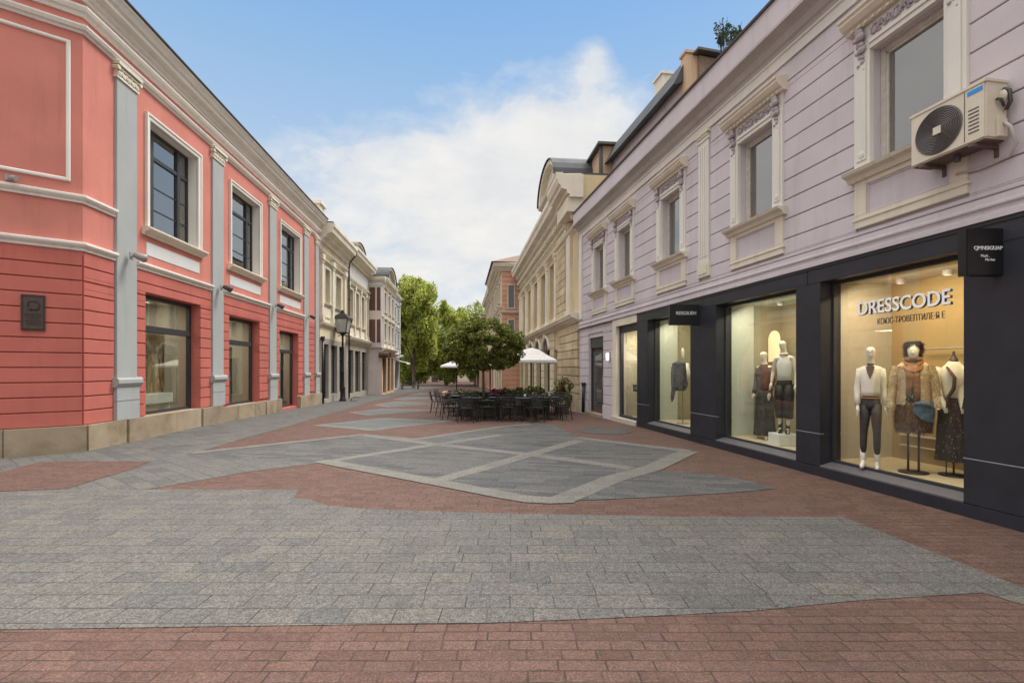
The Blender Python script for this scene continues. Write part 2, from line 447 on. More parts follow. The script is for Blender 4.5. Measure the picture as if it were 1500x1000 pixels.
PANEL = [(285, 664), (350, 656), (450, 645), (530, 636), (609, 643), (680, 632), (732, 624), (755, 621), (777, 620), (800, 621), (815, 624), (830, 632), (844, 640), (925, 650), (1012, 661), (955, 690), (1000, 691),
         (1060, 697), (1105, 706), (1135, 716), (1070, 722), (1000, 726), (875, 732), (788, 735), (740, 730), (690, 720), (625, 707), (570, 694), (515, 685), (470, 678)]
sheet('pattern_paving', [PANEL], .0065, 'grey_setts')
sheet('red_paving', [[(-300, 712), (0, 692), (30, 684), (60, 677), (130, 676), (222, 676), (185, 690), (150, 700), (100, 716), (0, 720), (-300, 728)]], .0095, 'red_setts')
def ribbon(pts, w):
    g = [Vector(ground(*p)) for p in pts]; L = []; Rr = []
    for i, p in enumerate(g):
        t = (g[min(i + 1, len(g) - 1)] - g[max(i - 1, 0)]).normalized(); n = Vector((-t.y, t.x)) * w / 2
        L.append((p.x + n.x, p.y + n.y, 'w')); Rr.append((p.x - n.x, p.y - n.y, 'w'))
    return L + Rr[::-1]
for i, (pts, w) in enumerate([([(530, 637), (648, 652), (777, 666), (925, 686)], .36), ([(482, 676), (560, 663), (640, 651), (735, 637)], .34), ([(634, 706), (700, 688), (776, 666), (850, 645)], .38),
               ([(470, 675), (637, 706), (746, 727), (775, 731.5), (805, 733), (838, 732)], .40), ([(824, 732), (900, 701), (955, 686), (1010, 661)], .45), ([(530, 637), (609, 643.6), (732, 625.5), (777, 621.5)], .28),
               ([(844, 641), (925, 651), (1010, 661)], .38), ([(280, 664), (400, 651), (530, 637)], .3)]):
    sheet('stone_strip', [ribbon(pts, w * .78)], .0085 + .0005 * i, 'light_strip')
def rh(l, t, r, b, name='paving_diamond'):
    P = [ground(*l), ground(*t), ground(*r), ground(*b)]; cx = sum(p[0] for p in P) / 4; cy = sum(p[1] for p in P) / 4
    sheet(name, [[(x, y, 'w') for x, y in P]], .005, 'light_strip')
    sheet(name, [[(cx + (x - cx) * .80, cy + (y - cy) * .74, 'w') for x, y in P]], .009, 'blue_setts')
rh((455, 623), (564, 612), (668, 616.5), (544, 631))
rh((509, 604), (560, 598.5), (640, 600), (540, 608.5))
rh((546, 593), (580, 587.6), (650, 590.5), (568, 596.3))
rh((575, 584.5), (600, 580.6), (652, 582.5), (592, 586))
rh((597, 578), (615, 575.2), (655, 576.8), (610, 579.2))
sheet('stone_strip', [ribbon([(640, 600), (700, 601.5), (770, 600)], .3)], .008, 'light_strip')
# round dark cover by the dress shop
mb = MB(); c = ground(886, 631)
mb.lathe((c[0], c[1], gz(c[1]) - .01), [(.70, 0), (.70, .018), (.62, .019), (.62, .016), (.0, .016)], 40)
o = mb.build('manhole_cover', 'cover_iron'); tag(o, 'round dark grey cover set flat in the red paving before the shop window', 'manhole cover')
mb = MB(); c = ground(1350, 838)

# ---------------------------------------------------------------- pink building (left)
LW = Wall((-7.67, 0), (-.093, 1), (1, .093))
Cn = Vector((-7.67 - .093 * 9.83, 9.83)); F0 = Cn + Vector((-.777, -.63)) * 2.6; F00 = F0 + Vector((-8, -1.0))
FW = Wall((Cn.x, Cn.y), (-.777, -.63), (.63, -.777))
EndY = 25.7; PE = Vector((-7.67 - .093 * EndY, EndY))
PATH = [tuple(F00), tuple(F0), tuple(Cn), tuple(PE)]
pink = thing('salmon_building', 'salmon pink two storey building with grey pilasters, dark tripartite windows and a grooved ground floor', 'building', (Cn.x, Cn.y, 0))
SHOP = [(11.73, 14.16, .50, 3.48), (15.87, 18.2, .42, 3.38), (20.15, 22.4, -.02, 3.24)]
WIN = [(11.87, 14.01, 5.05, 7.64), (16.03, 18.2, 5.05, 7.64), (20.3, 22.6, 5.05, 7.64)]
PIL = [11.04, 15.1, 19.4, 23.45, 25.15]
mb = MB()
LW.sheet(mb, 9.83, EndY, 3.9, 9.3, WIN, .32, 0, 1)
FW.quad(mb, 0, 2.6, 0, 3.9, 9.3)
W2 = Wall((F0.x, F0.y), (-8, -1.0), (1, -8))
W2.quad(mb, 0, 1, 0, 3.9, 9.3)
mb.build('wall', ['salmon', 'beige_trim'], pink, tags=['smooth salmon upper storey wall'])
mb = MB()
LW.sheet(mb, 9.83, EndY, -.4, 4.0, SHOP, .30, 0, 0, d=-.03)
FW.quad(mb, -.02, 2.6, -.03, -.4, 4.0); W2.quad(mb, 0, 1, -.03, -.4, 4.0)
exc = [(a - .0, b + .0, c, d) for a, b, c, d in SHOP] + [(p - .36, p + .36, 0, 4.2) for p in PIL]
LWs = Wall(LW.P(0, -.03, 0)[:2], (-.093, 1), (1, .093)); FWs = Wall(FW.P(0, -.03, 0)[:2], (-.777, -.63), (.63, -.777))
LWs.courses(mb, 9.845, EndY, .52, 3.98, .288, .022, .045, exc)
FWs.courses(mb, .01, 2.6, .52, 3.98, .288, .022, .045)
W2s = Wall(W2.P(0, -.03, 0)[:2], (-8, -1), (1, -8)); W2s.courses(mb, 0, 1, .52, 3.98, .288, .022, .045)
mb.build('rusticated_wall', ['salmon_low'], pink, tags=['deeper red lower wall cut into horizontal courses'])
# plinth as stone blocks
mb = MB()
k = 0; y = 9.86
while y < EndY - .1:
    w = random.uniform(.9, 1.6); y2 = min(y + w, EndY)
    if y2 > 20.15 and y < 22.4:
        if y < 20.15: y2 = 20.15
        else: mb.build('plinth', 'plinth_stone', pink, bevel=.006); mb = MB(); y = 22.4; y2 = min(y + 1.1, EndY)
    zt = .52 if y2 <= 15.7 else (.43 if y2 <= 20.2 else .40)
    pr = .13 if any(abs((y + y2) / 2 - p) < .55 for p in PIL) else .09
    LW.box(mb, y + .004, y2 - .004, -.25, pr + random.uniform(-.004, .004), -.45, zt + random.uniform(-.004, .004)); y = y2
mb.build('plinth', 'plinth_stone', pink, bevel=.006); mb = MB()
for a, b in ((-.06, 1.1), (1.11, 2.0), (2.01, 2.68)): FW.box(mb, a, b, -.2, .10 + random.uniform(-.004, .004), -.4, .52)
W2.box(mb, 0, 1, -.2, .10, -.4, .52)
mb.build('plinth', 'plinth_stone', pink, bevel=.006)
# mouldings
def prof_band(z0, z1, p): h = z1 - z0; return [(-.03, z0), (p * .35, z0), (p * .4, z0 + h * .3), (p * .75, z0 + h * .45), (p, z0 + h * .7), (p, z1 - h * .06), (p * .9, z1), (-.03, z1)]
mb = MB(); mitre_sweep(mb, PATH[:3] + [LW.P(10.7, 0, 0)[:2]], prof_band(4.0, 4.16, .11), 1)
for a, b in ((11.38, 14.76), (15.44, 19.06), (19.74, 23.1)): LW.sweep(mb, a, b, prof_band(3.99, 4.15, .11))
mb.build('string_course', 'beige_trim', pink)
mb = MB(); mitre_sweep(mb, PATH[:3] + [LW.P(10.7, 0, 0)[:2]], prof_band(4.95, 5.10, .10), 1)
mb.build('string_course', 'beige_trim', pink, tags=['upper moulded band across the blank corner'])
mb = MB(); mitre_sweep(mb, PATH, [(-.03, 8.32), (.03, 8.32), (.05, 8.36), (.09, 8.38), (.12, 8.44), (.12, 8.47), (-.03, 8.49)], 1)
mitre_sweep(mb, PATH, [(-.03, 8.66), (.04, 8.66), (.06, 8.72), (.11, 8.74), (.14, 8.80), (.14, 8.84), (-.03, 8.85)], 1)
mb.build('frieze_moulding', 'beige_trim', pink)
mb = MB(); mitre_sweep(mb, PATH, [(-.05, 8.98), (.05, 8.98), (.06, 9.04), (.11, 9.06), (.14, 9.13), (.24, 9.16), (.27, 9.18), (.28, 9.26), (.33, 9.28), (.38, 9.36), (.42, 9.40), (.42, 9.44), (-.05, 9.50)], 1)
mb.build('cornice', 'beige_trim', pink)
mb = MB(); mitre_sweep(mb, PATH, [(.38, 9.446), (.44, 9.443), (.465, 9.46), (.465, 9.485), (.44, 9.485), (.38, 9.47)], 1)
mb.build('gutter', 'gutter', pink)
mb = MB(); mb.loft([[(x, y, z) for x, y in (tuple(F00), tuple(F0), tuple(Cn), tuple(PE), (-24, 26.2), (-24, 7))] for z in (9.46, 9.52)])
mb.build('roof', 'roof_tile', pink)
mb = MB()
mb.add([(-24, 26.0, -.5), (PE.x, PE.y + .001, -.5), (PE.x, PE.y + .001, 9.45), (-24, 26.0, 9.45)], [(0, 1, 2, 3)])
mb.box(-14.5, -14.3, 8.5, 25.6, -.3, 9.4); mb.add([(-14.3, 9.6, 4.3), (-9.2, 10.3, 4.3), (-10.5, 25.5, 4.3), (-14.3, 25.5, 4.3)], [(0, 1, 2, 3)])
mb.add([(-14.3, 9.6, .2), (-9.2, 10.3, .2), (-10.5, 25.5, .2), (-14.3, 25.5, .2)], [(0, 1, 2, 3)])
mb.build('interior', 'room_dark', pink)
# framed panel on the corner face
mb = MB()
def frame(mb, W, u0, u1, z0, z1, w, p, q=0.0, m=0):
    pr = [(q - .01, 0), (p * .6, 0), (p, w * .25), (p, w * .7), (p * .5, w), (q - .01, w)]
    for (a, b, zz, s) in ((u0, u1, z0, 1), (u0, u1, z1, -1)):
        mb.loft([[W.P(a + (t if True else 0), d, zz + s * t) for d, t in pr], [W.P(b - t, d, zz + s * t) for d, t in pr]], True, m)
    for (uu, s) in ((u0, 1), (u1, -1)):
        mb.loft([[W.P(uu + s * t, d, z0 + t) for d, t in pr], [W.P(uu + s * t, d, z1 - t) for d, t in pr]], True, m)
frame(mb, FW, .18, 2.4, 5.34, 8.12, .07, .04)
mb.build('panel_moulding', 'beige_trim', pink)
# pilasters
for i, p in enumerate(PIL):
    h = .33 if i != 4 else .28
    zb = .52 if i < 2 else .42 if i < 3 else .38
    mb = MB(); LW.box(mb, p - h, p + h, -.05, .055, 1.46, 8.02)
    pl = mb.build('pilaster', 'grey_pil', pink, bevel=.008)
    mb = MB(); LW.box(mb, p - h - .04, p + h + .04, -.05, .085, zb, 1.24); LW.box(mb, p - h - .05, p + h + .05, -.05, .095, .95, .965)
    LW.sweep(mb, p - h - .08, p + h + .08, [(-.05, 1.24), (.09, 1.24), (.12, 1.29), (.145, 1.33), (.145, 1.41), (.11, 1.46), (-.05, 1.465)])
    mb.build('pedestal', 'grey_pil', pl, bevel=.004)
    mb = MB(); LW.box(mb, p - h - .03, p + h + .03, -.05, .085, 8.0, 8.05); LW.box(mb, p - h - .06, p + h + .06, -.05, .15, 8.27, 8.34)
    LW.box(mb, p - h - .02, p + h + .02, -.05, .07, 8.05, 8.27)
    for t in range(9):
        u = p - h + (t + .5) * 2 * h / 9
        mb.blob(LW.P(u, .08, 8.11 + .03 * (t % 2)), (.03, .05, .07), 6, 4)
        mb.blob(LW.P(u, .095, 8.21), (.03, .04, .035), 6, 4)
    for u in (p - h - .03, p + h + .03): mb.tube([LW.P(u, -.02, 8.21), LW.P(u, .13, 8.21)], .05, 8)
    mb.build('capital', 'ivory', pl)
# upper windows
def pane_quad(W, parent, u0, u1, z0, z1, d, mat, name='pane'):
    mb = MB(); W.box(mb, u0, u1, d - .012, d, z0, z1); return mb.build(name, mat, parent)
glass('glass_up', (.75, .78, .78), 1.0, .27); glass('glass_shop', (.95, .96, .94), .13, .005, False); glass('glass_shop2', (.9, .92, .89), .35, .03)
def curtain(W, parent, u0, u1, z0, z1, d, mat='curtain', amp=.03, fold=.11):
    mb = MB(); n = max(4, int((u1 - u0) / fold * 4)); v = []; f = []
    for i in range(n + 1):
        u = u0 + (u1 - u0) * i / n; dd = d + amp * math.sin(i * math.pi / 2) + random.uniform(-.01, .01)
        v += [W.P(u, dd, z0), W.P(u, dd, z1)]
    for i in range(n): f.append((2 * i, 2 * i + 2, 2 * i + 3, 2 * i + 1))
    mb.add(v, f); return mb.build('curtain', mat, parent, smooth=True)
for i, (a, b, c, e) in enumerate(WIN):
    w = MB(); dd = -.24; t = .07
    def bar(u0, u1, z0, z1, dp=.0, w=w): LW.box(w, u0, u1, -.32, dd + dp, z0, z1)
    bar(a, a + t, c, e); bar(b - t, b, c, e); bar(a + t, b - t, c, c + t); bar(a + t, b - t, e - t, e)
    m1, m2 = a + .44, b - .44
    bar(m1, m1 + .12, c + t, e - t, .02); bar(m2 - .12, m2, c + t, e - t, .02)
    zt = c + 1.86
    for (p, q) in ((a + t, m1), (m1 + .12, m2 - .12), (m2, b - t)):
        bar(p, q, zt, zt + .10, .01)
        for z in (c + .60, c + 1.17): bar(p, q, z, z + .035, -.015)
    win = w.build('window', 'dark_frame', pink, bevel=.004)
    pane_quad(LW, win, a + t, b - t, c + t, e - t, -.27, 'glass_up')
    curtain(LW, win, m2 - .35, b, c, e, -.42); curtain(LW, win, a, a + .5, c, e, -.42)
    mb = MB(); fr = .15
    pr = [(-.02, 0), (.035, 0), (.045, .02), (.045, .09), (.07, .10), (.07, fr), (-.02, fr)]
    mb.loft([[LW.P(a - tt, d, c) for d, tt in pr], [LW.P(a - tt, d, e + tt) for d, tt in pr], [LW.P(b + tt, d, e + tt) for d, tt in pr], [LW.P(b + tt, d, c) for d, tt in pr]])
    mb.build('surround', 'white_trim', win)
    mb = MB(); LW.sweep(mb, a - .26, b + .26, [(-.3, c - .05), (-.02, c - .21), (.06, c - .21), (.08, c - .15), (.15, c - .12), (.19, c - .07), (.19, c - .03), (-.3, c + .01)])
    mb.build('sill', 'cream_trim', win)
    mb = MB(); LW.box(mb, a - .1, b + .1, -.02, .012, 4.38, 4.69); mb.build('apron_panel', 'grey_white', win)
# shop windows
plain('art_panel', (.3, .2, .1), .5)
m, nt, b_ = new_mat('art'); pz = pos(nt, (3, 3, .7)); n1 = noise(nt, pz, 2.2, 6, .7, 1.2)
nt.links.new(ramp(nt, n1, [(.36, (.03, .02, .015)), (.46, (.16, .09, .03)), (.54, (.40, .25, .08)), (.62, (.62, .58, .5)), (.7, (.1, .07, .05))]), b_.inputs['Base Color']); b_.inputs['Roughness'].default_value = .6; MATS['art'] = m
for i, (a, b, c, e) in enumerate(SHOP):
    w = MB(); t = .10
    def bar(u0, u1, z0, z1, dp=.0, w=w): LW.box(w, u0, u1, -.33, -.24 + dp, z0, z1)
    bar(a, a + t, c, e); bar(b - t, b, c, e); bar(a + t, b - t, c, c + t * .9); bar(a + t, b - t, e - t, e)
    zt = e - .92; bar(a + t, b - t, zt, zt + .16, .03)
    if i == 2: bar((a + b) / 2 - .05, (a + b) / 2 + .05, c + t, zt); 
    win = w.build('shop_window' if i < 2 else 'shop_door', 'dark_frame', pink, bevel=.004)
    pane_quad(LW, win, a + t, b - t, c + t * .9, e - t, -.28, 'glass_shop2')
    if i == 2:
        mb = MB()
        for z in (1.0,): mb.tube([LW.P(a + 1.0, -.2, .9), LW.P(a + 1.0, -.17, 1.0), LW.P(a + 1.0, -.17, 1.6), LW.P(a + 1.0, -.2, 1.7)], .014)
        mb.build('handle', 'shop_line', win)
    mb = MB()
    P = LW.P
    LW.box(mb, a - .1, b + .1, -2.2, -2.1, c - .1, e + .1); LW.box(mb, a - .1, b + .1, -2.1, -.34, c - .12, c + .02, 0)
    LW.box(mb, b - .02, b + .1, -2.1, -.34, c, e + .1, 0); LW.box(mb, a - .12, a - .0, -2.1, -.34, c, e + .1, 0); LW.box(mb, a - .1, b + .1, -2.1, -.34, e - .02, e + .1, 0)
    mb.build('display_room', ['room_beige'], pink)
    L = bpy.data.lights.new('shop_lamp', 'AREA'); L.size = .8; L.energy = 17; L.color = (1, .93, .8); o = bpy.data.objects.new('shop_lamp', L); COL.objects.link(o); o.location = LW.P((a + b) / 2, -1.2, e - .06)
    if i == 0:
        mb = MB(); LW.box(mb, 12.15, 13.5, -.62, -.58, 1.02, 2.60); o = mb.build('picture_board', 'art'); tag(o, 'tall golden brown picture board inside the nearest window of the salmon building', 'picture')
        mb = MB(); LW.box(mb, 11.9, 13.62, -.80, -.42, .74, 1.0); LW.box(mb, 11.95, 12.0, -.75, -.47, .5, .74); LW.box(mb, 13.5, 13.56, -.75, -.47, .5, .74)
        o = mb.build('display_bench', 'top_white', bevel=.01); tag(o, 'white display bench standing below the golden picture board', 'bench')
    if i == 1:
        mb = MB(); LW.box(mb, 16.1, 17.1, -.50, -.45, .46, 2.4); o = mb.build('display_board', 'cloth_dark'); tag(o, 'dark upright display board inside the middle shop window of the salmon building', 'board')
# small lamps on the pilasters
for i, p in enumerate(PIL[:4]):
    z = 4.18 if i == 0 else 4.14
    lab = ['small grey spotlight on the pilaster nearest the building corner', 'small grey spotlight on the pilaster between the first and second big windows', 'small grey spotlight on the third pilaster, left of the glass door',
           'small grey spotlight on the pilaster just right of the glass door'][i]
    t = thing('wall_spotlight', lab, 'spotlight', LW.P(p, .13, z), 'spotlights on the grey pilasters')
    q = LW.P
    mb = MB(); LW.box(mb, p - .06, p + .06, .13, .15, z - .08, z + .08); mb.build('wall_plate', 'shop_line', t)
    mb = MB(); mb.tube([q(p, .15, z), q(p, .22, z + .02), q(p, .27, z)], .02); mb.build('bracket', 'shop_line', t)
    mb = MB(); mb.tube([q(p - .02, .2, z + .03), q(p, .27, z + .01), q(p + .02, .40, z - .04), q(p + .03, .44, z - .06)], [.05, .075, .095, .08], 12); mb.build('lamp_head', 'ac_dark' if i > 0 else 'shop_line', t, True)
t = thing('wall_camera', 'tiny grey security camera on the blank corner wall above the upper moulding', 'camera', FW.P(1.02, 0, 5.2))
mb = MB(); FW.box(mb, .95, 1.09, 0, .03, 5.16, 5.26); mb.build('bracket', 'shop_line', t)
mb = MB(); mb.tube([FW.P(1.02, .03, 5.21), FW.P(.98, .13, 5.19), FW.P(.92, .2, 5.17)], [.035, .045, .045], 10); mb.build('camera_body', 'shop_line', t)
# bronze plaque
t = thing('wall_plaque', 'square brown bronze plaque with a raised emblem on the grooved salmon corner wall', 'plaque', FW.P(.70, 0, 2.4))
mb = MB(); FW.box(mb, .54, .88, .0, .05, 2.38, 3.06); mb.build('plate', 'bronze', t, bevel=.006)
mb = MB(); frame(mb, FW, .555, .865, 2.40, 3.04, .018, .062, .05)
for z, u0, u1 in ((2.68, .60, .82), (2.64, .60, .82), (2.60, .62, .80), (2.52, .60, .82), (2.48, .60, .80), (2.56, .60, .82)): FW.box(mb, u0, u1, .05, .056, z, z + (.014 if z > 2.6 else .010))
mb.build('inscription', 'bronze_dark', t)
mb = MB(); pts = []
for i in range(26):
    a = -2.4 + i * .235; r = 1 - i * .012
    pts.append(FW.P(.71 - .095 * math.copysign(abs(math.cos(a)) ** .6, math.cos(a)) * r, .055, 2.86 + .095 * math.copysign(abs(math.sin(a)) ** .6, math.sin(a)) * r))
mb.tube(pts, .011, 6); mb.tube([FW.P(.75, .055, 2.80), FW.P(.70, .057, 2.775), FW.P(.66, .056, 2.80), FW.P(.64, .055, 2.77)], .014, 6)
mb.build('emblem', 'bronze_dark', t, True)
# stub chimney at the far end of the roof
t = thing('roof_chimney', 'short cream masonry stub standing on the far roof corner of the salmon building', 'chimney', LW.P(25.2, .1, 9.5))
mb = MB(); LW.box(mb, 24.7, 25.5, -.35, .30, 9.4, 9.95); mb.build('stack', 'cream_trim', t, bevel=.01)
mb = MB(); LW.box(mb, 24.6, 25.6, -.42, .40, 9.95, 10.1); mb.build('cap', 'beige_trim', t, bevel=.01)

# ---------------------------------------------------------------- lilac building (right)
RW = Wall((6.09, 0), (-.1708, 1), (-1, -.1708))
lil = thing('lilac_building', 'pale lilac building with cream window surrounds and horizontal grooves above dark shopfronts', 'building', (5.2, 5.2, 0))
LY0, LY1 = 1.2, 19.68
WC = [6.25, 9.12, 12.3, 15.2, 17.45]
OPS = [(c - .48, c + .48, 4.42, 6.02) for c in WC]
DOOR = (17.05, 18.6, -.05, 2.80); FWIN = (14.2, 15.75, .12, 3.0); 
mb = MB(); RW.sheet(mb, LY0, LY1, 3.2, 7.4, OPS, .22, 0, 0, d=-.02)
RWs = Wall(RW.P(0, -.02, 0)[:2], (-.1708, 1), (-1, -.1708))
exc = [(c - .73, c + .73, 3.58, 6.4) for c in WC] + [(10.58, 11.02, 3.6, 7)]
RWs.courses(mb, LY0, LY1, 3.52, 6.83, .33, .016, .035, exc)
mb.build('wall', 'lilac', lil)
mb = MB(); RW.sheet(mb, 14.17, LY1, -.2, 3.25, [DOOR, FWIN], .25, 0, 0, d=-.02)
RWs.courses(mb, 14.17, LY1, .45, 3.2, .30, .016, .035, [(DOOR[0] - .0, DOOR[1] + .0, -1, 2.95), (14, 16.05, -1, 3.1)])
RW.box(mb, 18.62, LY1, 0, .05, -.2, .42); RW.box(mb, 16.06, 17.03, 0, .05, -.2, .42)
mb.build('lower_wall', 'lilac', lil, tags=['grooved lilac ground floor around the door'])
mb = MB(); RW.quad(mb, LY0, LY0 + .001, 0, 0, .1)
mb.add([RW.P(LY1, 0, -.3), RW.P(LY1, -9, -.3), RW.P(LY1, -9, 7.8), RW.P(LY1, .1, 7.8)], [(0, 1, 2, 3)])
mb.add([RW.P(LY0, 0, -.1), RW.P(LY0, -9, -.1), RW.P(LY0, -9, 7.8), RW.P(LY0, .1, 7.8)], [(0, 1, 2, 3)])
mb.add([RW.P(LY0, -9, -.1), RW.P(LY1, -9, -.3), RW.P(LY1, -9, 7.8), RW.P(LY0, -9, 7.8)], [(0, 1, 2, 3)])
mb.build('side_wall', 'lilac', lil)
mb = MB(); mb.add([RW.P(LY0, .28, 7.55), RW.P(LY1, .28, 7.55), RW.P(LY1, -9, 7.75), RW.P(LY0, -9, 7.75)], [(0, 1, 2, 3)]); mb.build('roof', 'roof_metal', lil)
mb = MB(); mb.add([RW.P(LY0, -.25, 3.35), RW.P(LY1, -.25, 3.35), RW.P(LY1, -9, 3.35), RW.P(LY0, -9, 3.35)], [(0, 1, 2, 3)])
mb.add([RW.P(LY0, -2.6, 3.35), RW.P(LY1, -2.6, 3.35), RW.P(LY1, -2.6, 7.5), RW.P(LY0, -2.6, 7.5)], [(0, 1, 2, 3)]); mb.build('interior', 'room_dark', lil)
mb = MB(); RW.sweep(mb, LY0, LY1, [(-.03, 3.24), (.10, 3.24), (.10, 3.30), (.06, 3.315), (.06, 3.37), (.09, 3.385), (.09, 3.41), (.05, 3.43), (.05, 3.50), (-.03, 3.52)]); mb.build('string_course', 'lilac', lil)
mb = MB(); RW.sweep(mb, LY0, LY1, [(-.03, 6.83), (.05, 6.83), (.05, 6.99), (.08, 7.0), (.08, 7.03), (-.03, 7.03)]); mb.build('white_band', 'white_trim', lil, tags=['white painted band below the cornice'])
mb = MB(); RW.sweep(mb, LY0, LY1, [(-.03, 7.03), (.06, 7.03), (.08, 7.10), (.12, 7.13), (.17, 7.22), (.22, 7.25), (.27, 7.27), (.33, 7.29), (.33, 7.34), (-.03, 7.36)]); mb.build('cornice', 'cornice_shade', lil)  # grey tone carries the shade under the jutting parapet in its colour
mb = MB(); RW.box(mb, LY0, LY1, -.05, .29, 7.342, 7.80); mb.build('parapet', 'lilac', lil)
mb = MB(); RW.sweep(mb, LY0, LY1, [(-.08, 7.80), (.33, 7.80), (.34, 7.835), (.3, 7.85), (-.08, 7.87)]); mb.build('coping', 'gutter', lil)
def blobs_frieze(mb, W, u0, u1, z0, z1, d, n):
    for i in range(n):
        u = u0 + (u1 - u0) * (i + .5) / n; s = (u1 - u0) / n
        mb.blob(W.P(u, d, (z0 + z1) / 2 + math.sin(i * 2.1) * (z1 - z0) * .18), (s * .35, s * .5, s * .42), 6, 4)
        mb.blob(W.P(u + s * .3, d, z0 + (z1 - z0) * random.uniform(.15, .35)), (.02, s * .35, .02), 5, 4)
        mb.blob(W.P(u - s * .1, d, z0 + (z1 - z0) * random.uniform(.7, .9)), (.02, s * .4, .018), 5, 4)
        mb.tube([W.P(u - s * .5, d + .01, z0 + .03), W.P(u - s * .15, d + .03, z1 - .03), W.P(u + s * .2, d + .03, z0 + .05), W.P(u + s * .45, d + .01, z1 - .05)], .011, 5)
def lilac_window(c):
    a, b, z0, z1 = c - .48, c + .48, 4.42, 6.02
    W = RW; mb = MB(); t = .075
    for q in ((a, a + t, z0, z1), (b - t, b, z0, z1), (a + t, b - t, z0, z0 + t), (a + t, b - t, z1 - t, z1)): W.box(mb, q[0], q[1], -.2, -.12, q[2], q[3])
    win = mb.build('window', 'win_frame', lil, bevel=.006)
    mb = MB()
    for q in ((a + t, a + t + .03, z0 + t, z1 - t), (b - t - .03, b - t, z0 + t, z1 - t), (a + t, b - t, z0 + t, z0 + t + .03), (a + t, b - t, z1 - t - .03, z1 - t)): W.box(mb, q[0], q[1], -.19, -.135, q[2], q[3])
    mb.build('sash', 'win_frame', win)
    pane_quad(W, win, a + t + .02, b - t - .02, z0 + t + .02, z1 - t - .02, -.155, 'glass_up')
    curtain(W, win, b - .42, b, z0, z1, -.4, 'room_beige', .025)
    mb = MB()     # surround jambs and head
    for (p, q) in ((a - .25, a), (b, b + .25)):
        W.box(mb, p, q, -.02, .05, z0, z1 + .12); W.box(mb, p + .05, q - .05, .05, .065, z0 + .12, z1 - .05)
        mb.blob(W.P((p + q) / 2, .06, z0 + .2), (.02, .06, .06), 8, 5)
    W.box(mb, a - .0, b + .0, -.02, .055, z1, z1 + .12); W.box(mb, a, b, .055, .075, z1 + .07, z1 + .12)
    W.box(mb, a - .25, b + .25, -.02, .045, z1 + .12, z1 + .35)
    mb.build('surround', 'white_trim', win, bevel=.004)
    mb = MB(); blobs_frieze(mb, W, a + .02, b - .02, z1 + .14, z1 + .31, .05, 9)
    for u in (a - .12, b + .12):
        for j, (dz, r, dd) in enumerate(((.30, .075, .12), (.22, .085, .13), (.13, .07, .10), (.05, .075, .10), (-.04, .05, .085), (-.12, .055, .08), (-.20, .035, .07), (-.27, .025, .065))):
            mb.blob(W.P(u + .015 * (-1) ** j, dd - .03, z1 + dz), (r * .6, r, r * .75), 7, 5)
            mb.blob(W.P(u - .04 * (-1) ** j, dd - .01, z1 + dz - .03), (r * .4, r * .45, r * .4), 6, 4)
    mb.build('carving', 'lilac_orn', win)
    mb = MB(); W.sweep(mb, a - .33, b + .33, [(-.02, z1 + .35), (.10, z1 + .35), (.12, z1 + .39), (.17, z1 + .41), (.22, z1 + .47), (.22, z1 + .50), (.25, z1 + .53), (.25, z1 + .55), (.04, z1 + .60), (-.02, z1 + .60)])
    for j in range(14): W.box(mb, a - .24 + j * .106, a - .19 + j * .106, .04, .13, z1 + .345, z1 + .385)
    mb.build('hood', 'cream_trim', win)
    mb = MB(); W.sweep(mb, a - .32, b + .32, [(-.2, z0 - .04), (.0, z0 - .15), (.08, z0 - .15), (.11, z0 - .09), (.18, z0 - .06), (.20, z0 - .02), (-.2, z0 + .0)]); mb.build('sill', 'ivory', win)
    mb = MB(); zb = 3.62
    W.box(mb, a - .25, b + .25, -.02, .045, zb, zb + .17); W.box(mb, a - .25, a - .06, -.02, .045, zb + .17, z0 - .13); W.box(mb, b + .06, b + .25, -.02, .045, zb + .17, z0 - .13)
    W.box(mb, a - .06, b + .06, -.02, .045, z0 - .22, z0 - .13); W.box(mb, a - .28, b + .28, -.02, .06, zb + .10, zb + .125)
    mb.build('apron_frame', 'cream_trim', win, bevel=.004)
    mb = MB(); W.box(mb, a - .06, b + .06, -.02, .018, zb + .17, z0 - .22); frame(mb, W, a - .06, b + .06, zb + .17, z0 - .22, .03, .035, .018)
    mb.build('apron_panel', 'lilac', win)
for c in WC[:]: lilac_window(c)
# fluted pilaster
mb = MB(); RW.box(mb, 10.60, 11.0, -.02, .05, 3.98, 6.62)
for j in range(4): RW.box(mb, 10.645 + j * .085, 10.69 + j * .085, .05, .065, 4.1, 6.5)
pl = mb.build('pilaster', 'white_trim', lil)
mb = MB(); RW.box(mb, 10.57, 11.03, -.02, .07, 6.62, 6.68); RW.box(mb, 10.55, 11.05, -.02, .10, 6.76, 6.83); RW.box(mb, 10.6, 11.0, -.02, .06, 6.68, 6.76)
for j in range(6): mb.blob(RW.P(10.63 + j * .066, .07, 6.72), (.03, .03, .04), 6, 4)
mb.build('capital', 'cream_trim', pl)
mb = MB(); RW.box(mb, 10.57, 11.03, -.02, .065, 3.66, 3.98); RW.box(mb, 10.63, 10.97, .065, .08, 3.72, 3.92); mb.build('base', 'cream_trim', pl, bevel=.005)
mb = MB(); RW.box(mb, 19.3, 19.66, -.02, .07, 3.6, 6.83); mb.build('pilaster', 'white_trim', lil)
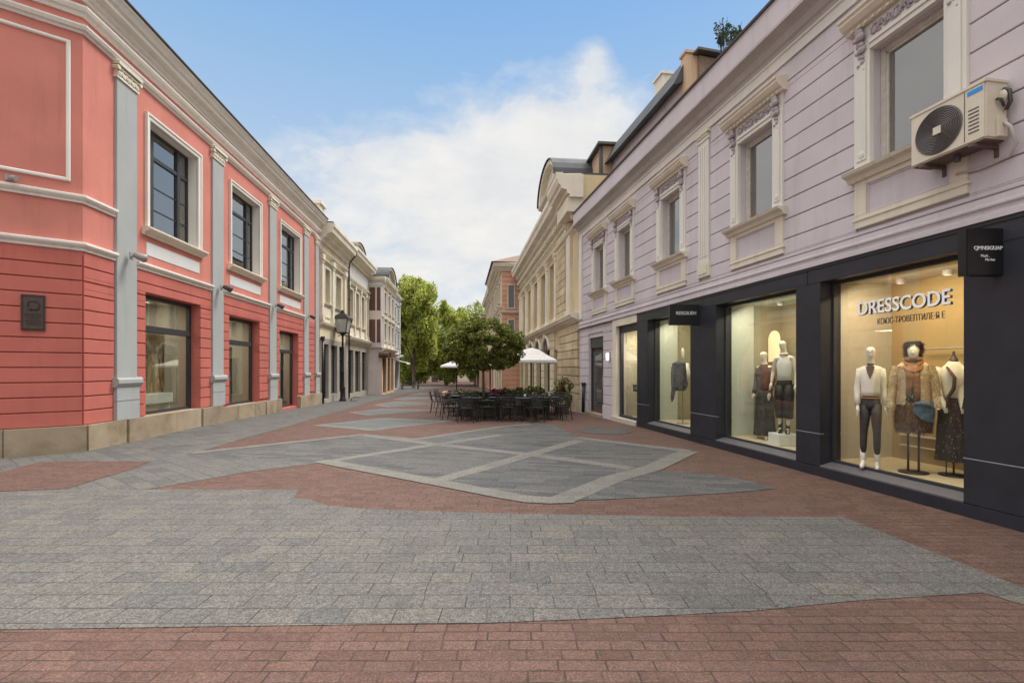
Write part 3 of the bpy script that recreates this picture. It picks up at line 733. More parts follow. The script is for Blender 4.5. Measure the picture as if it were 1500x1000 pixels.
# door and far window in the lilac ground floor
a, b, c, e = DOOR
mb = MB(); RW.box(mb, a, b, -.2, -.06, 2.42, 2.8); RW.box(mb, a, a + .12, -.2, -.08, c, 2.42); RW.box(mb, b - .12, b, -.2, -.08, c, 2.42)
d = mb.build('door', 'dark_frame', lil)
mb = MB(); RW.box(mb, a + .12, b - .12, -.19, -.13, .05, 2.42); mb.build('door_leaf', 'cloth_brown', d)
mb = MB(); RW.box(mb, a + .5, b - .25, -.13, -.12, .3, 2.25); mb.build('pane', 'far_glass', d)
mb = MB(); mb.tube([RW.P(a + .3, -.10, .95), RW.P(a + .3, -.07, 1.0), RW.P(a + .3, -.07, 1.35), RW.P(a + .3, -.10, 1.4)], .015); mb.build('handle', 'shop_line', d)
mb = MB(); RW.box(mb, a - .05, b + .1, -.2, .15, -.1, .05); mb.build('doorstep', 'plinth_stone', d, bevel=.01)
a, b, c, e = FWIN
mb = MB(); RW.box(mb, b, b + .32, -.02, .07, -.1, 3.22); RW.box(mb, a, b, -.02, .07, 3.0, 3.22); mb.build('door_surround', 'cream_trim', lil, tags=['cream painted surround of the corner display window'])
mb = MB()
for q in ((a, a + .08, c, e), (b - .13, b, c, e), (a, b, c, c + .08), (a, b, e - .22, e)): RW.box(mb, q[0], q[1], -.14, -.05, q[2], q[3])
w = mb.build('shop_window', 'dark_frame', lil)
pane_quad(RW, w, a + .08, b - .13, c + .08, e - .22, -.09, 'glass_shop2')
mb = MB(); RW.box(mb, a - .02, b + .32, -.1, .12, -.12, .12); mb.build('doorstep', 'room_beige', lil, bevel=.01)
# ---------------------------------------------------------------- dark shopfront of the lilac building
mb = MB(); RW.sheet(mb, LY0, 4.97, -.1, 3.25, [], .1, d=-.02); RWs.courses(mb, LY0, 4.96, .45, 3.2, .30, .016, .035); mb.build('lower_wall', 'lilac', lil)
SW_ = [(5.54, 7.56), (8.06, 10.3), (11.3, 13.5)]
PILR = [(4.97, 5.54), (7.56, 8.06), (10.3, 11.3), (13.5, 14.18)]
FS = .07
mb = MB(); [RW.box(mb, p_, q_ - .006, -.3, FS, 2.98, 3.235) for p_, q_ in ((4.97, 7.81), (7.81, 10.8), (10.8, 14.18))]; RW.box(mb, 4.965, 14.185, -.2, FS + .012, 3.19, 3.238); mb.build('fascia', 'shop_panel', lil, bevel=.004)
for a, b in PILR:
    mb = MB(); RW.box(mb, a, b, -.30, FS - .003, .66, 2.98); RW.box(mb, a, b, -.30, FS - .002, .15, .645); RW.box(mb, a + .005, b - .005, -.29, FS - .02, .64, .665)
    p = mb.build('shop_pillar', 'shop_panel', lil, bevel=.004)
    mb = MB(); RW.box(mb, a - .001, b + .001, 0, FS + .001, .645, .656); mb.build('metal_trim', 'shop_line', p)
mb = MB(); RW.box(mb, 4.96, 14.19, -.3, FS + .012, -.1, .145); mb.build('shop_plinth', 'shop_panel', lil, bevel=.005)
ROOM = {0: (1.35, 'room_gold', 'room_beige'), 1: (1.6, 'room_olive', 'room_green'), 2: (1.6, 'room_olive', 'room_green')}
for i, (a, b) in enumerate(SW_):
    mb = MB(); RW.sweep(mb, a, b, [(-.3, .146), (FS + .004, .146), (FS + .004, .165), (-.12, .215), (-.3, .215)]); mb.build('shop_sill', 'shop_sill', lil)
    mb = MB(); t = .035
    for q in ((a, a + t, .215, 2.98), (b - t, b, .215, 2.98), (a + t, b - t, .215, .25), (a + t, b - t, 2.93, 2.98)): RW.box(mb, q[0], q[1], -.21, -.14, q[2], q[3])
    w = mb.build('shop_window', 'dark_frame', lil)
    pane_quad(RW, w, a + t, b - t, .25, 2.93, -.17, 'glass_shop')
    dep, bm_, sm_ = ROOM[i]
    mb = MB(); A, B = a - .22, b + (.05 if i else .12)
    RW.box(mb, A, B + (.2 if i else 0), -dep - .1, -dep, .1, 3.05, 0)
    RW.box(mb, B, B + .06, -(.85 if i else dep), -.31, .1, 3.05, 1); RW.box(mb, A - .06, A, -dep, -.31, .1, 3.05, 1)
    if i: RW.box(mb, B + .1, B + .16, -dep, -.8, .1, 3.05, 0)
    RW.box(mb, A, B, -dep, -.22, .12, .235, 2); RW.box(mb, A - .05, B + .2, -dep, -.22, 3.0, 3.08, 1)
    mb.build('display_room', [bm_, sm_, 'platform'], lil)
    L = bpy.data.lights.new('shop_lamp', 'AREA'); L.shape = 'RECTANGLE'; L.size = .5; L.size_y = b - a - .3; L.energy = (27, 22, 20)[i]; L.color = (1, .80, .52) if i == 0 else (1, .88, .68)
    o = bpy.data.objects.new('shop_lamp', L); COL.objects.link(o); c = RW.P((a + b) / 2, -.42, 2.88); o.location = c; o.rotation_euler = (0, R(-24), math.atan(.1708))
    # ceiling downlights
    for k in range(3 if i == 0 else 2):
        u = a + (b - a) * (k + .5) / (3 if i == 0 else 2)
        t_ = thing('ceiling_downlight', ('lit round downlight in the ceiling of the ' + ['nearest golden', 'middle olive', 'farthest olive'][i] + ' shop window, ' + ['nearest', 'second', 'farthest'][k] + ' in its row'), 'downlight', RW.P(u, -1.0, 2.99), 'downlights in the shop windows')
        mb = MB(); mb.lathe(RW.P(u, -1.0, 2.93), [(.06, .07), (.06, 0), (.045, 0), (.045, .03), (0, .03)], 14); mb.build('housing', 'shop_line', t_)
        if 'lampglow' not in MATS: emit('lampglow', (1, .85, .6), 6)
        mb = MB(); mb.lathe(RW.P(u, -1.0, 2.945), [(.044, 0), (.044, .01)], 14); mb.build('lens', 'lampglow', t_)
    if i == 0:
        emit('letter_lit', (.95, .94, .90), .12)
        T = text('DRESSCODE', .262, 'letter_lit', RW, 6.47, -.135, 2.505, .0015, 'lettering', w, -1, .89, .003)
        T = text('DRESSCODE', .262, 'letter_dark', RW, 6.465, -.150, 2.502, .012, 'letter_shadow_edge', w, -1, .89, .006)  # dark offset copy: letter sides, with the shadow outline put in as colour
        T2 = text('КОЮС-ТРОВЕПТИЛЕ·Я Е', .115, 'letter_dark', RW, 6.36, -.155, 2.30, .004, 'lettering', w, -1, .66, 0)
# rail and shelves in the golden window
t = thing('wall_rail', 'thin metal clothes rail along the golden back wall behind the mannequins', 'rail', RW.P(6.4, -1.25, 1.9))
mb = MB(); mb.tube([RW.P(5.4, -1.25, 1.94), RW.P(7.1, -1.25, 1.94)], .012); mb.build('rail', 'shop_line', t)
mb = MB(); mb.tube([RW.P(6.3, -1.33, 1.94), RW.P(6.3, -1.25, 1.94)], .01); mb.tube([RW.P(6.3, -1.28, .25), RW.P(6.3, -1.28, 2.95)], .01); mb.build('bracket', 'shop_line', t)
o = MB(); RW.box(o, 5.4, 7.5, -1.34, -1.28, .62, .64); RW.box(o, 5.4, 7.5, -1.34, -1.28, .46, .475); o = o.build('wall_moulding', 'room_beige'); tag(o, 'two thin mouldings low on the golden back wall of the nearest shop window', 'moulding')
# arched mirror lamp and strip in the middle window
t = thing('arched_wall_lamp', 'softly lit tall arched panel high on the back wall of the middle shop window', 'wall lamp', RW.P(10.15, -1.2, 1.7))
mb = MB(); pr = [RW.P(10.15 + .16 * math.cos(a_), -1.2, 2.25 + .2 * math.sin(a_)) for a_ in [math.pi * k / 12 for k in range(13)]]
pr = [RW.P(10.31, -1.2, 1.8)] + pr + [RW.P(9.99, -1.2, 1.8)]
q = [(p[0] - .03, p[1], p[2]) for p in pr]; mb.loft([pr, q]); emit('archglow', (.80, .62, .36), .55); mb.build('panel', 'archglow', t)
# ---------------------------------------------------------------- hanging box signs
def box_sign(u, d0, wd, z0, z1, lab, title, sub, th=.11, ts=.085):
    # plate square to the wall, facing down the street
    c = Vector(RW.P(u, d0, z0)); t = thing('projecting_sign', lab, 'sign', c, 'black box signs above the shopfront')
    x1 = c.x; x0 = c.x - wd; y = c.y
    mb = MB(); mb.box(x0, x1 - .0, y, y + th, z0, z1); bx_ = mb.build('sign_box', 'sign_black', t, bevel=.006)
    mb = MB(); mb.box(x1 - .005, x1 + .12, y + th * .3, y + th * .7, z1 - .12, z1 - .07); mb.box(x1 - .005, x1 + .12, y + th * .3, y + th * .7, z0 + .07, z0 + .12); mb.build('bracket', 'black_metal', t)
    SWl = Wall((0, y), (1, 0), (0, -1))
    text(title, ts, 'letter_white', SWl, (x0 + x1) / 2 + .01, .004, (z0 + z1) / 2 + .035, .003, 'lettering', bx_, 1, .9)
    if sub:
        text(sub[0], .04, 'letter_white', SWl, (x0 + x1) / 2 - .02, .004, (z0 + z1) / 2 - .045, .002, 'lettering', bx_, 1, .9)
        text(sub[1], .04, 'letter_white', SWl, (x0 + x1) / 2 + .03, .004, (z0 + z1) / 2 - .085, .002, 'lettering', bx_, 1, .9)
box_sign(5.15, .03, .42, 2.63, 3.12, 'square black projecting sign with pale lettering, nearest, beside the shop pillar at the right edge', 'QMNSIGUAP', ('Mark .', 'Me hut'), ts=.058)
box_sign(10.9, .03, .70, 2.62, 3.07, 'farther black projecting sign with a single line of pale lettering above a shop pillar', 'REISGIUEN', None, ts=.105)
# ---------------------------------------------------------------- air conditioner
ac = thing('air_conditioner', 'beige air conditioner unit with a round dark fan grille bolted to the lilac building', 'air conditioner', RW.P(5.5, .0, 4.0))
u0, u1, z0, z1 = 5.13, 5.92, 4.04, 4.64
mb = MB(); RW.box(mb, u0, u1, .05, .33, z0, z1); body = mb.build('casing', 'ac_body', ac, bevel=.015)
mb = MB(); RW.box(mb, u0 - .012, u1 + .012, .04, .34, z1 - .025, z1 + .012); mb.build('lid', 'ac_body', ac, bevel=.006)
mb = MB(); cu, cz, r0 = 5.60, 4.335, .245
def circ(r, d, n=32): return [RW.P(cu + r * math.cos(2 * math.pi * k / n), d, cz + r * math.sin(2 * math.pi * k / n)) for k in range(n)]
mb.loft([circ(r0, .322), circ(r0, .334)]); g = mb.build('fan_recess', 'ac_dark', ac)
mb = MB()
for k in range(13):
    r = .045 + k * .0162
    mb.tube(circ(r, .345) + [circ(r, .345)[0]], .0042, 5)
for k in range(6):
    a_ = k * math.pi / 3 + .3; mb.tube([RW.P(cu + .04 * math.cos(a_), .343, cz + .04 * math.sin(a_)), RW.P(cu + r0 * math.cos(a_ + .5), .34, cz + r0 * math.sin(a_ + .5))], .004, 5)
mb.tube(circ(r0 + .004, .336) + [circ(r0 + .004, .336)[0]], .008, 6)
plain('grille_grey', (.13, .115, .112), .5)
mb.build('fan_grille', 'grille_grey', ac)
mb = MB(); RW.box(mb, cu - .042, cu + .042, .345, .353, cz - .042, cz + .042); mb.build('badge', 'ac_body', ac)
mb = MB(); RW.box(mb, 5.155, 5.30, .331, .334, 4.545, 4.59); mb.build('sticker', 'ac_blue', ac)
mb = MB()
for k in range(7): RW.box(mb, 5.19, 5.29, .3305, .3335, 4.14 + k * .04, 4.152 + k * .04)
RW.box(mb, 5.325, 5.331, .3305, .333, z0 + .03, z1 - .03)
mb.build('vent_slots', 'ac_dark', ac)
mb = MB(); RW.box(mb, u0 - .03, u0 - .001, .09, .2, 4.05, 4.24); mb.build('valve_cover', 'ac_body', ac, bevel=.004)
mb = MB(); mb.blob(RW.P(u0 - .025, .15, 4.47), (.03, .045, .06), 8, 6); mb.build('valve_cap', 'ac_body', ac)
mb = MB(); mb.tube([RW.P(u0 - .01, .12, 4.55), RW.P(u0 - .05, .10, 4.52), RW.P(u0 - .06, .1, 4.4), RW.P(u0 - .02, .1, 4.33)], .02, 8); mb.tube([RW.P(u0 - .01, .2, 4.44), RW.P(u0 - .05, .2, 4.42), RW.P(u0 - .03, .14, 4.36)], .014, 8); mb.build('valve', 'ac_dark', ac, True)
mb = MB(); RW.box(mb, u0 + .02, u1 - .02, .06, .32, z0 - .012, z0 - .001); mb.build('underside', 'ac_under', ac)
for u in (u0 + .12, u1 - .14):
    mb = MB(); RW.box(mb, u - .02, u + .02, .0, .36, z0 - .05, z0 - .012); RW.box(mb, u - .02, u + .02, -.01, .03, z0 - .14, z0 - .05); mb.build('bracket', 'ac_under', ac)
mb = MB(); mb.tube([RW.P(u0 - .03, .14, 4.2), RW.P(u0 - .09, .14, 4.12), RW.P(u0 - .1, .08, 3.95), RW.P(u0 - .02, .05, 3.86), RW.P(u0 + .25, .045, 3.84), RW.P(u0 + .5, .045, 3.87)], .017, 8); mb.build('pipe', 'pipe', ac, True)
mb = MB(); mb.tube([RW.P(5.5, .2, z0 - .01), RW.P(5.5, .2, z0 - .09)], .03, 10); mb.build('drain_spout', 'ac_dark', ac)
# ---------------------------------------------------------------- mannequins and displays
def skin_mesh(P, E, rad, sub=2):
    me = bpy.data.meshes.new('s'); me.from_pydata(P, E, []); o = bpy.data.objects.new('s', me); COL.objects.link(o)
    md = o.modifiers.new('s', 'SKIN'); md.use_smooth_shade = True
    for i, v in enumerate(me.skin_vertices[0].data):
        r = rad[i]; v.radius = r if hasattr(r, '__len__') else (r, r); v.use_root = (i == 0)
    md2 = o.modifiers.new('u', 'SUBSURF'); md2.levels = sub; md2.render_levels = sub
    dg = bpy.context.evaluated_depsgraph_get(); ev = o.evaluated_get(dg); m2 = ev.to_mesh()
    vs = [tuple(v.co) for v in m2.vertices]; fs = [tuple(p.vertices) for p in m2.polygons]; ev.to_mesh_clear()
    bpy.data.objects.remove(o); return vs, fs
def lerp(a, b, t): return tuple(x + (y - x) * t for x, y in zip(a, b))
def body_mb(armL, armR, kneeL=(-.105, .03, .50), kneeR=(.10, .0, .50), footL=(-.12, .0, .09), footR=(.10, -.02, .09), hands=True, turn=0, legs=True):
    P = [(0, 0, .98), (0, .0, 1.10), (0, .01, 1.27), (0, .0, 1.40), (0, .0, 1.47), (0, .012, 1.535), (turn * .2, .025, 1.60), (turn * .3, .03, 1.67), (turn * .3, .02, 1.73)]
    rad = [(.135, .105), (.105, .085), (.135, .10), (.10, .075), (.055, .055), (.048, .048), (.062, .072), (.078, .09), (.055, .065)]
    E = [(i, i + 1) for i in range(8)]
    def chain(st, pts, rs):
        prev = st
        for p, r in zip(pts, rs): P.append(p); rad.append(r); E.append((prev, len(P) - 1)); prev = len(P) - 1
    for sgn, A in ((-1, armL), (1, armR)):
        sh = (sgn * .165, 0, 1.405); el, wr = A
        chain(3, [sh, lerp(sh, el, .5), el, lerp(el, wr, .5), wr], [.052, .046, .038, .036, .025])
    if legs:
        for K, Ft, sgn in ((kneeL, footL, -1), (kneeR, footR, 1)):
            hp = (sgn * .085, 0, .89)
            chain(0, [hp, lerp(hp, K, .5), K, lerp(K, Ft, .35), Ft, (Ft[0] + sgn * .01, Ft[1] + .10, .035), (Ft[0] + sgn * .015, Ft[1] + .16, .028)], [.088, .075, .052, .056, .034, .033, .024])
    vs, fs = skin_mesh(P, E, rad); mb = MB(); mb.add(vs, fs)
    hx = turn * .3
    mb.blob((hx, .118, 1.655), (.012, .016, .026), 8, 6); mb.blob((hx, .105, 1.612), (.024, .012, .008), 8, 5)      # nose, mouth
    for s in (-1, 1):
        mb.blob((hx + s * .030, .100, 1.675), (.016, .010, .008), 8, 5)
    if hands:
        for sgn, A in ((-1, armL), (1, armR)):
            el, wr = Vector(A[0]), Vector(A[1]); d = (wr - el).normalized(); side = Vector((0, 1, 0)) - d * d.y; side.normalize(); nrm = d.cross(side)
            pc = wr + d * .05; mb.tube([wr - d * .01, wr + d * .03, wr + d * .075, wr + d * .09], [.02, .03, .034, .024], 8)
            for k in range(4):
                b0 = wr + d * .08 + side * (.025 - .017 * k); L = (.062, .072, .068, .052)[k]
                mb.tube([b0, b0 + d * L * .5 + nrm * sgn * .004, b0 + d * L + nrm * sgn * .016], [.009, .0085, .006], 6)
            b0 = wr + d * .035 + side * .026; mb.tube([b0, b0 + side * .022 + d * .025, b0 + side * .028 + d * .055], [.010, .009, .006], 6)
    return mb
def xf(mb, loc, rz, s=1, wx=1):
    mb.v = [(x * (wx if z < 1.5 else .5 + wx / 2), y, z) for x, y, z in mb.v]
    c, n = math.cos(rz), math.sin(rz); mb.v = [(loc[0] + (x * c - y * n) * s, loc[1] + (x * n + y * c) * s, loc[2] + z * s) for x, y, z in mb.v]; return mb
def ring(cx, cy, z, rx, ry, n=24, wob=0, ph=0, k=7):
    return [(cx + rx * (1 + wob * math.sin(k * 2 * math.pi * j / n + ph)) * math.cos(2 * math.pi * j / n), cy + ry * (1 + wob * math.sin(k * 2 * math.pi * j / n + ph)) * math.sin(2 * math.pi * j / n), z) for j in range(n)]
def shag(mb, rings, n, L, w, down=.7, rnd=.4):
    nr, k = len(rings), len(rings[0])
    C = [Vector((sum(p[0] for p in r) / k, sum(p[1] for p in r) / k, sum(p[2] for p in r) / k)) for r in rings]
    for _ in range(n):
        i = random.randrange(nr - 1); j = random.randrange(k); t, q = random.random(), random.random()
        A = Vector(rings[i][j]).lerp(Vector(rings[i][(j + 1) % k]), q); B = Vector(rings[i + 1][j]).lerp(Vector(rings[i + 1][(j + 1) % k]), q)
        p = A.lerp(B, t); o = p - C[i].lerp(C[i + 1], t)
        if o.length < 1e-4: continue
        o.normalize(); d = (o * (1 - down) + Vector((0, 0, -down)) + Vector((random.uniform(-1, 1), random.uniform(-1, 1), random.uniform(-1, 1))) * rnd).normalized()
        s = d.cross(o);
        if s.length < .01: s = Vector((0, 0, 1)).cross(o)
        s.normalize(); l = L * random.uniform(.6, 1.3)
        mb.add([p - s * w, p + s * w, p + d * l + o * l * .25], [(0, 1, 2)])
def put(mb, name, mat, root, rz, s=1, smooth=True, par=None):
    xf(mb, root.location, rz, s, .74 if root.name == 'mannequin' else .86 if root.name.startswith(('mann', 'dressed')) else 1); return mb.build(name, mat, par or root, smooth, fix=len(mb.f) < 20000)
def sleeve(mb, sh, el, wr, r=(.062, .055, .048, .045), n=12):
    mb.tube([sh, lerp(sh, el, .5), el, lerp(el, wr, .5), wr], [r[0], r[0] * .95, r[1], r[2], r[3]], n)
def trousers(mb, K1, K2, F1, F2, zt=1.04, r=(.10, .085, .062, .045), zb=.18):
    mb.loft([ring(0, 0, zt, .125, .095), ring(0, 0, .97, .15, .11), ring(0, 0, .90, .165, .115), ring(0, 0, .85, .15, .10)])
    for K, Ft, sg in ((K1, F1, -1), (K2, F2, 1)):
        hp = (sg * .078, 0, .90); a = (Ft[0], Ft[1], zb)
        mb.tube([hp, lerp(hp, K, .5), K, lerp(K, a, .5), a], [r[0], r[1], r[2], r[2] * .95, r[3]], 14)
FZ = .235
# 1 - white knitted top, dark trousers, white boots
rz = R(141); m1 = thing('mannequin', 'bald cream mannequin in white V neck top, tight dark trousers and white ankle boots', 'mannequin', (5.13, 7.03, FZ), 'mannequins in the shop windows')
aL = ((-.215, -.02, 1.14), (-.235, .06, .90)); aR = ((.215, -.03, 1.14), (.20, .07, .88)); K = ((-.10, .04, .50), (.11, .0, .50)); Fo = ((-.10, .0, .10), (.12, -.02, .10))
put(body_mb(aL, aR, K[0], K[1], Fo[0], Fo[1]), 'body', 'manne_skin', m1, rz)
mb = MB(); rs = [ring(0, 0, 1.03, .155, .115, wob=.03), ring(0, 0, 1.10, .15, .115, wob=.03), ring(0, .01, 1.22, .158, .12, wob=.02), ring(0, .01, 1.33, .175, .118), ring(0, .0, 1.41, .165, .095), ring(0, -.01, 1.455, .10, .07)]
mb.loft(rs)
for A, s in ((aL, -1), (aR, 1)): sleeve(mb, (s * .16, 0, 1.41), A[0], lerp(A[0], A[1], .9), (.066, .060, .056, .05))
put(mb, 'knitted_top', 'knit_white', m1, rz)
mb = MB(); mb.add([(-.07, .10, 1.445), (0, .148, 1.27), (.07, .10, 1.445), (0, .09, 1.475), (-.045, .135, 1.36), (.045, .135, 1.36)], [(0, 4, 1, 5, 2, 3)]); mb.blob((0, .015, 1.475), (.066, .066, .03), 12, 6); put(mb, 'neck_insert', 'cloth_brown', m1, rz)
mb = MB(); trousers(mb, K[0], K[1], Fo[0], Fo[1]); put(mb, 'trousers', 'cloth_dark', m1, rz)
mb = MB(); mb.tube([p for p in ring(0, 0, 1.0, .152, .115)] + [ring(0, 0, 1.0, .152, .115)[0]], .012, 6); put(mb, 'belt', 'scarf_orange', m1, rz)
for s, Ft in ((-1, Fo[0]), (1, Fo[1])):
    mb = MB(); mb.tube([(Ft[0], Ft[1] - .005, .27), (Ft[0], Ft[1], .16), (Ft[0], Ft[1], .09), (Ft[0], Ft[1] + .02, .05), (Ft[0] + s * .01, Ft[1] + .11, .035), (Ft[0] + s * .015, Ft[1] + .19, .025)], [.056, .05, .05, .052, .044, .02], 12); mb.box(Ft[0] - .03, Ft[0] + .03, Ft[1] - .05, Ft[1] - .01, 0, .06); put(mb, 'boot', 'leather_white', m1, rz)
# 2 - shaggy beige jacket on a stand
rz = R(139); X2 = (1338 - 750) / F * 6.72; m2 = thing('dressed_stand', 'dressed stand with shaggy beige jacket, dark fur hat and brown fur skirt', 'mannequin', (X2, 6.72, FZ), 'mannequins in the shop windows')
mb = MB(); mb.lathe((0, 0, 0), [(.20, 0), (.20, .012), (.05, .022), (.0, .022)], 24)
for x in (-.065, .065): mb.tube([(x, 0, .01), (x, 0, 1.0)], .016, 8)
put(mb, 'stand', 'black_metal', m2, rz)
mb = MB(); rs = [ring(0, 0, .92, .15, .11), ring(0, 0, 1.1, .14, .10), ring(0, .01, 1.3, .165, .115), ring(0, 0, 1.44, .17, .09), ring(0, 0, 1.50, .06, .055), ring(0, .01, 1.56, .05, .05), ring(0, .03, 1.60, .06, .07), ring(0, .03, 1.67, .075, .09), ring(0, .02, 1.75, .06, .075)]
mb.loft(rs); mb.blob((0, .115, 1.63), (.058, .045, .085), 12, 9); mb.blob((0, .16, 1.63), (.012, .014, .024), 8, 6); put(mb, 'torso', 'manne_skin', m2, rz)
mb = MB(); mb.loft([ring(0, 0, .95, .155, .115), ring(0, 0, 1.1, .145, .108), ring(0, .01, 1.3, .17, .12), ring(0, 0, 1.45, .16, .092)]); put(mb, 'undershirt', 'cloth_brown', m2, rz)
def open_rings(spec, gap=.55, n=20):
    out = []
    for (z, rx, ry, cy) in spec:
        out.append([(rx * math.cos(a), cy + ry * math.sin(a), z) for a in [math.pi / 2 + gap + (2 * math.pi - 2 * gap) * j / (n - 1) for j in range(n)]])
    return out
mb = MB(); rs = open_rings([(.93, .23, .17, 0), (1.05, .22, .165, 0), (1.2, .215, .165, 0), (1.35, .22, .16, 0), (1.46, .20, .125, 0), (1.52, .12, .09, -.01)], .42)
mb.loft(rs, closed=False, cap=False); shag(mb, rs, 2600, .028, .006)
for s in (-1, 1):
    ar = []
    for (c, r) in (((s * .19, 0, 1.46), .07), ((s * .235, -.01, 1.30), .075), ((s * .265, .0, 1.14), .068), ((s * .285, .04, 1.0), .062), ((s * .29, .07, .89), .058)): ar.append([(c[0] + r * math.cos(q), c[1] + r * math.sin(q), c[2]) for q in [2 * math.pi * j / 12 for j in range(12)]])
    mb.loft(ar); shag(mb, ar, 900, .026, .006)
put(mb, 'shaggy_jacket', 'fur_beige', m2, rz, smooth=False)
mb = MB(); hr = [ring(0, -.02, 1.58, .095, .07), ring(0, -.02, 1.68, .10, .085), ring(0, -.005, 1.75, .10, .10), ring(0, 0, 1.79, .06, .06)]
mb.loft(hr); shag(mb, hr, 1300, .032, .006, .45, .5); put(mb, 'fur_hat', 'fur_hair', m2, rz, smooth=False)
mb = MB()
for k in range(3): mb.tube([(math.cos(q) * (.085 + .012 * k), .02 + math.sin(q) * (.075 + .014 * k) + (.02 * k if math.sin(q) > 0 else 0), 1.54 - .035 * k - .05 * k * max(0, math.sin(q))) for q in [2 * math.pi * j / 18 for j in range(19)]], .028, 8)
mb.tube([(-.03, .14, 1.46), (-.035, .17, 1.3), (-.05, .165, 1.12), (-.06, .17, .98)], [.05, .055, .045, .03], 10, sy=.4); mb.tube([(.04, .14, 1.46), (.05, .17, 1.34), (.045, .165, 1.2), (.055, .17, 1.05)], [.04, .045, .045, .03], 10, sy=.4)
put(mb, 'scarf', 'scarf_orange', m2, rz)
mb = MB(); sk = [ring(0, 0, .96, .20, .15), ring(0, 0, .85, .23, .17), ring(0, 0, .70, .24, .18), ring(0, 0, .56, .22, .17)]; mb.loft(sk); shag(mb, sk, 2200, .055, .007, .85); put(mb, 'fur_skirt', 'fur_brown', m2, rz, smooth=False)
mb = MB()
rows = []
for i in range(9):
    t = i / 8; row = []
    for j in range(9):
        q = j / 8; a = R(88 - 88 * q); row.append((-(.245 + .03 * math.sin(9 * q + 3 * t)) * math.cos(a) * (1 + .1 * t), (.195 + .02 * math.sin(7 * q * t)) * math.sin(a) + .02, .95 - .33 * t * (0.35 + .65 * q) - .03 * math.sin(5 * q)))
    rows.append(row)
mb.loft(rows, closed=False, cap=False); mb.tube([(-0.02, .2, .94), (-.1, .22, .96), (-.2, .15, .93), (-.26, .04, .9)], .03, 8); put(mb, 'denim_jacket', 'denim', m2, rz)
# 3/4 - headless torsos with sequinned skirts
def torso_stand(X, Y, lab, rz):
    m = thing('dressed_stand', lab, 'mannequin', (X, Y, FZ), 'mannequins in the shop windows')
    mb = MB(); mb.lathe((0, 0, 0), [(.19, 0), (.19, .012), (.04, .022), (0, .022)], 24); mb.tube([(0, 0, .01), (0, 0, 1.3)], .013, 8); mb.tube([(.1, .05, .015), (.1, .05, .4)], .008, 6); put(mb, 'stand', 'black_metal', m, rz)
    mb = MB(); mb.loft([ring(0, 0, .95, .15, .11), ring(0, 0, 1.08, .125, .095), ring(0, .015, 1.27, .165, .125), ring(0, .01, 1.40, .18, .10), ring(0, 0, 1.47, .10, .07), ring(0, 0, 1.52, .055, .055)])
    for s in (-1, 1): mb.tube([(s * .16, 0, 1.43), (s * .20, .0, 1.30), (s * .205, .03, 1.2), (s * .19, .08, 1.05), (s * .14, .16, .92), (s * .13, .18, .84)], [.06, .055, .052, .045, .035, .022], 12)
    put(mb, 'torso', 'knit_white', m, rz)
    mb = MB(); mb.lathe((0, 0, 1.51), [(.06, 0), (.055, .02), (.03, .06), (.012, .10), (.02, .125), (.008, .14)], 14); put(mb, 'neck_cap', 'bronze', m, rz)
    mb = MB(); mb.tube([(.11, .12, 1.44), (.03, .17, 1.3), (.04, .165, 1.16), (.1, .15, 1.04), (.13, .19, .9)], [.03, .045, .05, .045, .02], 10, sy=.45); put(mb, 'scarf', 'cloth_brown', m, rz)
    mb = MB(); sk = [ring(0, 0, 1.03, .15, .12, wob=.03), ring(0, 0, .95, .18, .14, wob=.04), ring(0, 0, .7, .20, .155, wob=.06), ring(0, 0, .42, .215, .165, wob=.08), ring(0, 0, .20, .225, .17, wob=.09)]; mb.loft(sk)
    shag(mb, sk, 1500, .03, .007, .9, .3); put(mb, 'sequin_skirt', 'sequin', m, rz, smooth=False)
    return m
torso_stand((1397 - 750) / F * 6.52, 6.52, 'headless cream torso with brown scarf and sequinned skirt, right of the shaggy jacket', R(150))
torso_stand((1436 - 750) / F * 6.3, 6.3, 'headless torso half hidden by the black pillar at the right end of the golden window', R(120))
# 5 - brown top and long sparkling skirt
X5 = (1120 - 750) / F * 9.95; m5 = thing('mannequin', 'mannequin in a brown top and long dark sparkling skirt in the middle window', 'mannequin', (X5, 9.95, FZ), 'mannequins in the shop windows'); rz = R(120)
aL = ((-.21, .02, 1.15), (-.2, .1, .92)); aR = ((.21, -.02, 1.15), (.2, .08, .9))
put(body_mb(aL, aR), 'body', 'manne_skin', m5, rz, 1.02)
mb = MB(); mb.loft([ring(0, 0, .96, .165, .125, wob=.03), ring(0, 0, 1.12, .15, .115, wob=.03), ring(0, .01, 1.3, .17, .122), ring(0, 0, 1.42, .155, .09), ring(0, 0, 1.48, .075, .065)])
for A, s in ((aL, -1), (aR, 1)): sleeve(mb, (s * .15, 0, 1.41), A[0], A[1])
put(mb, 'top', 'cloth_brown', m5, rz, 1.02)
mb = MB(); sk = [ring(0, 0, .99, .15, .118), ring(0, 0, .8, .19, .145, wob=.04), ring(0, 0, .4, .21, .16, wob=.06), ring(0, 0, .08, .235, .18, wob=.08)]; mb.loft(sk); shag(mb, sk, 1500, .025, .007, .9, .3); put(mb, 'long_skirt', 'sequin_green', m5, rz, 1.02, smooth=False)
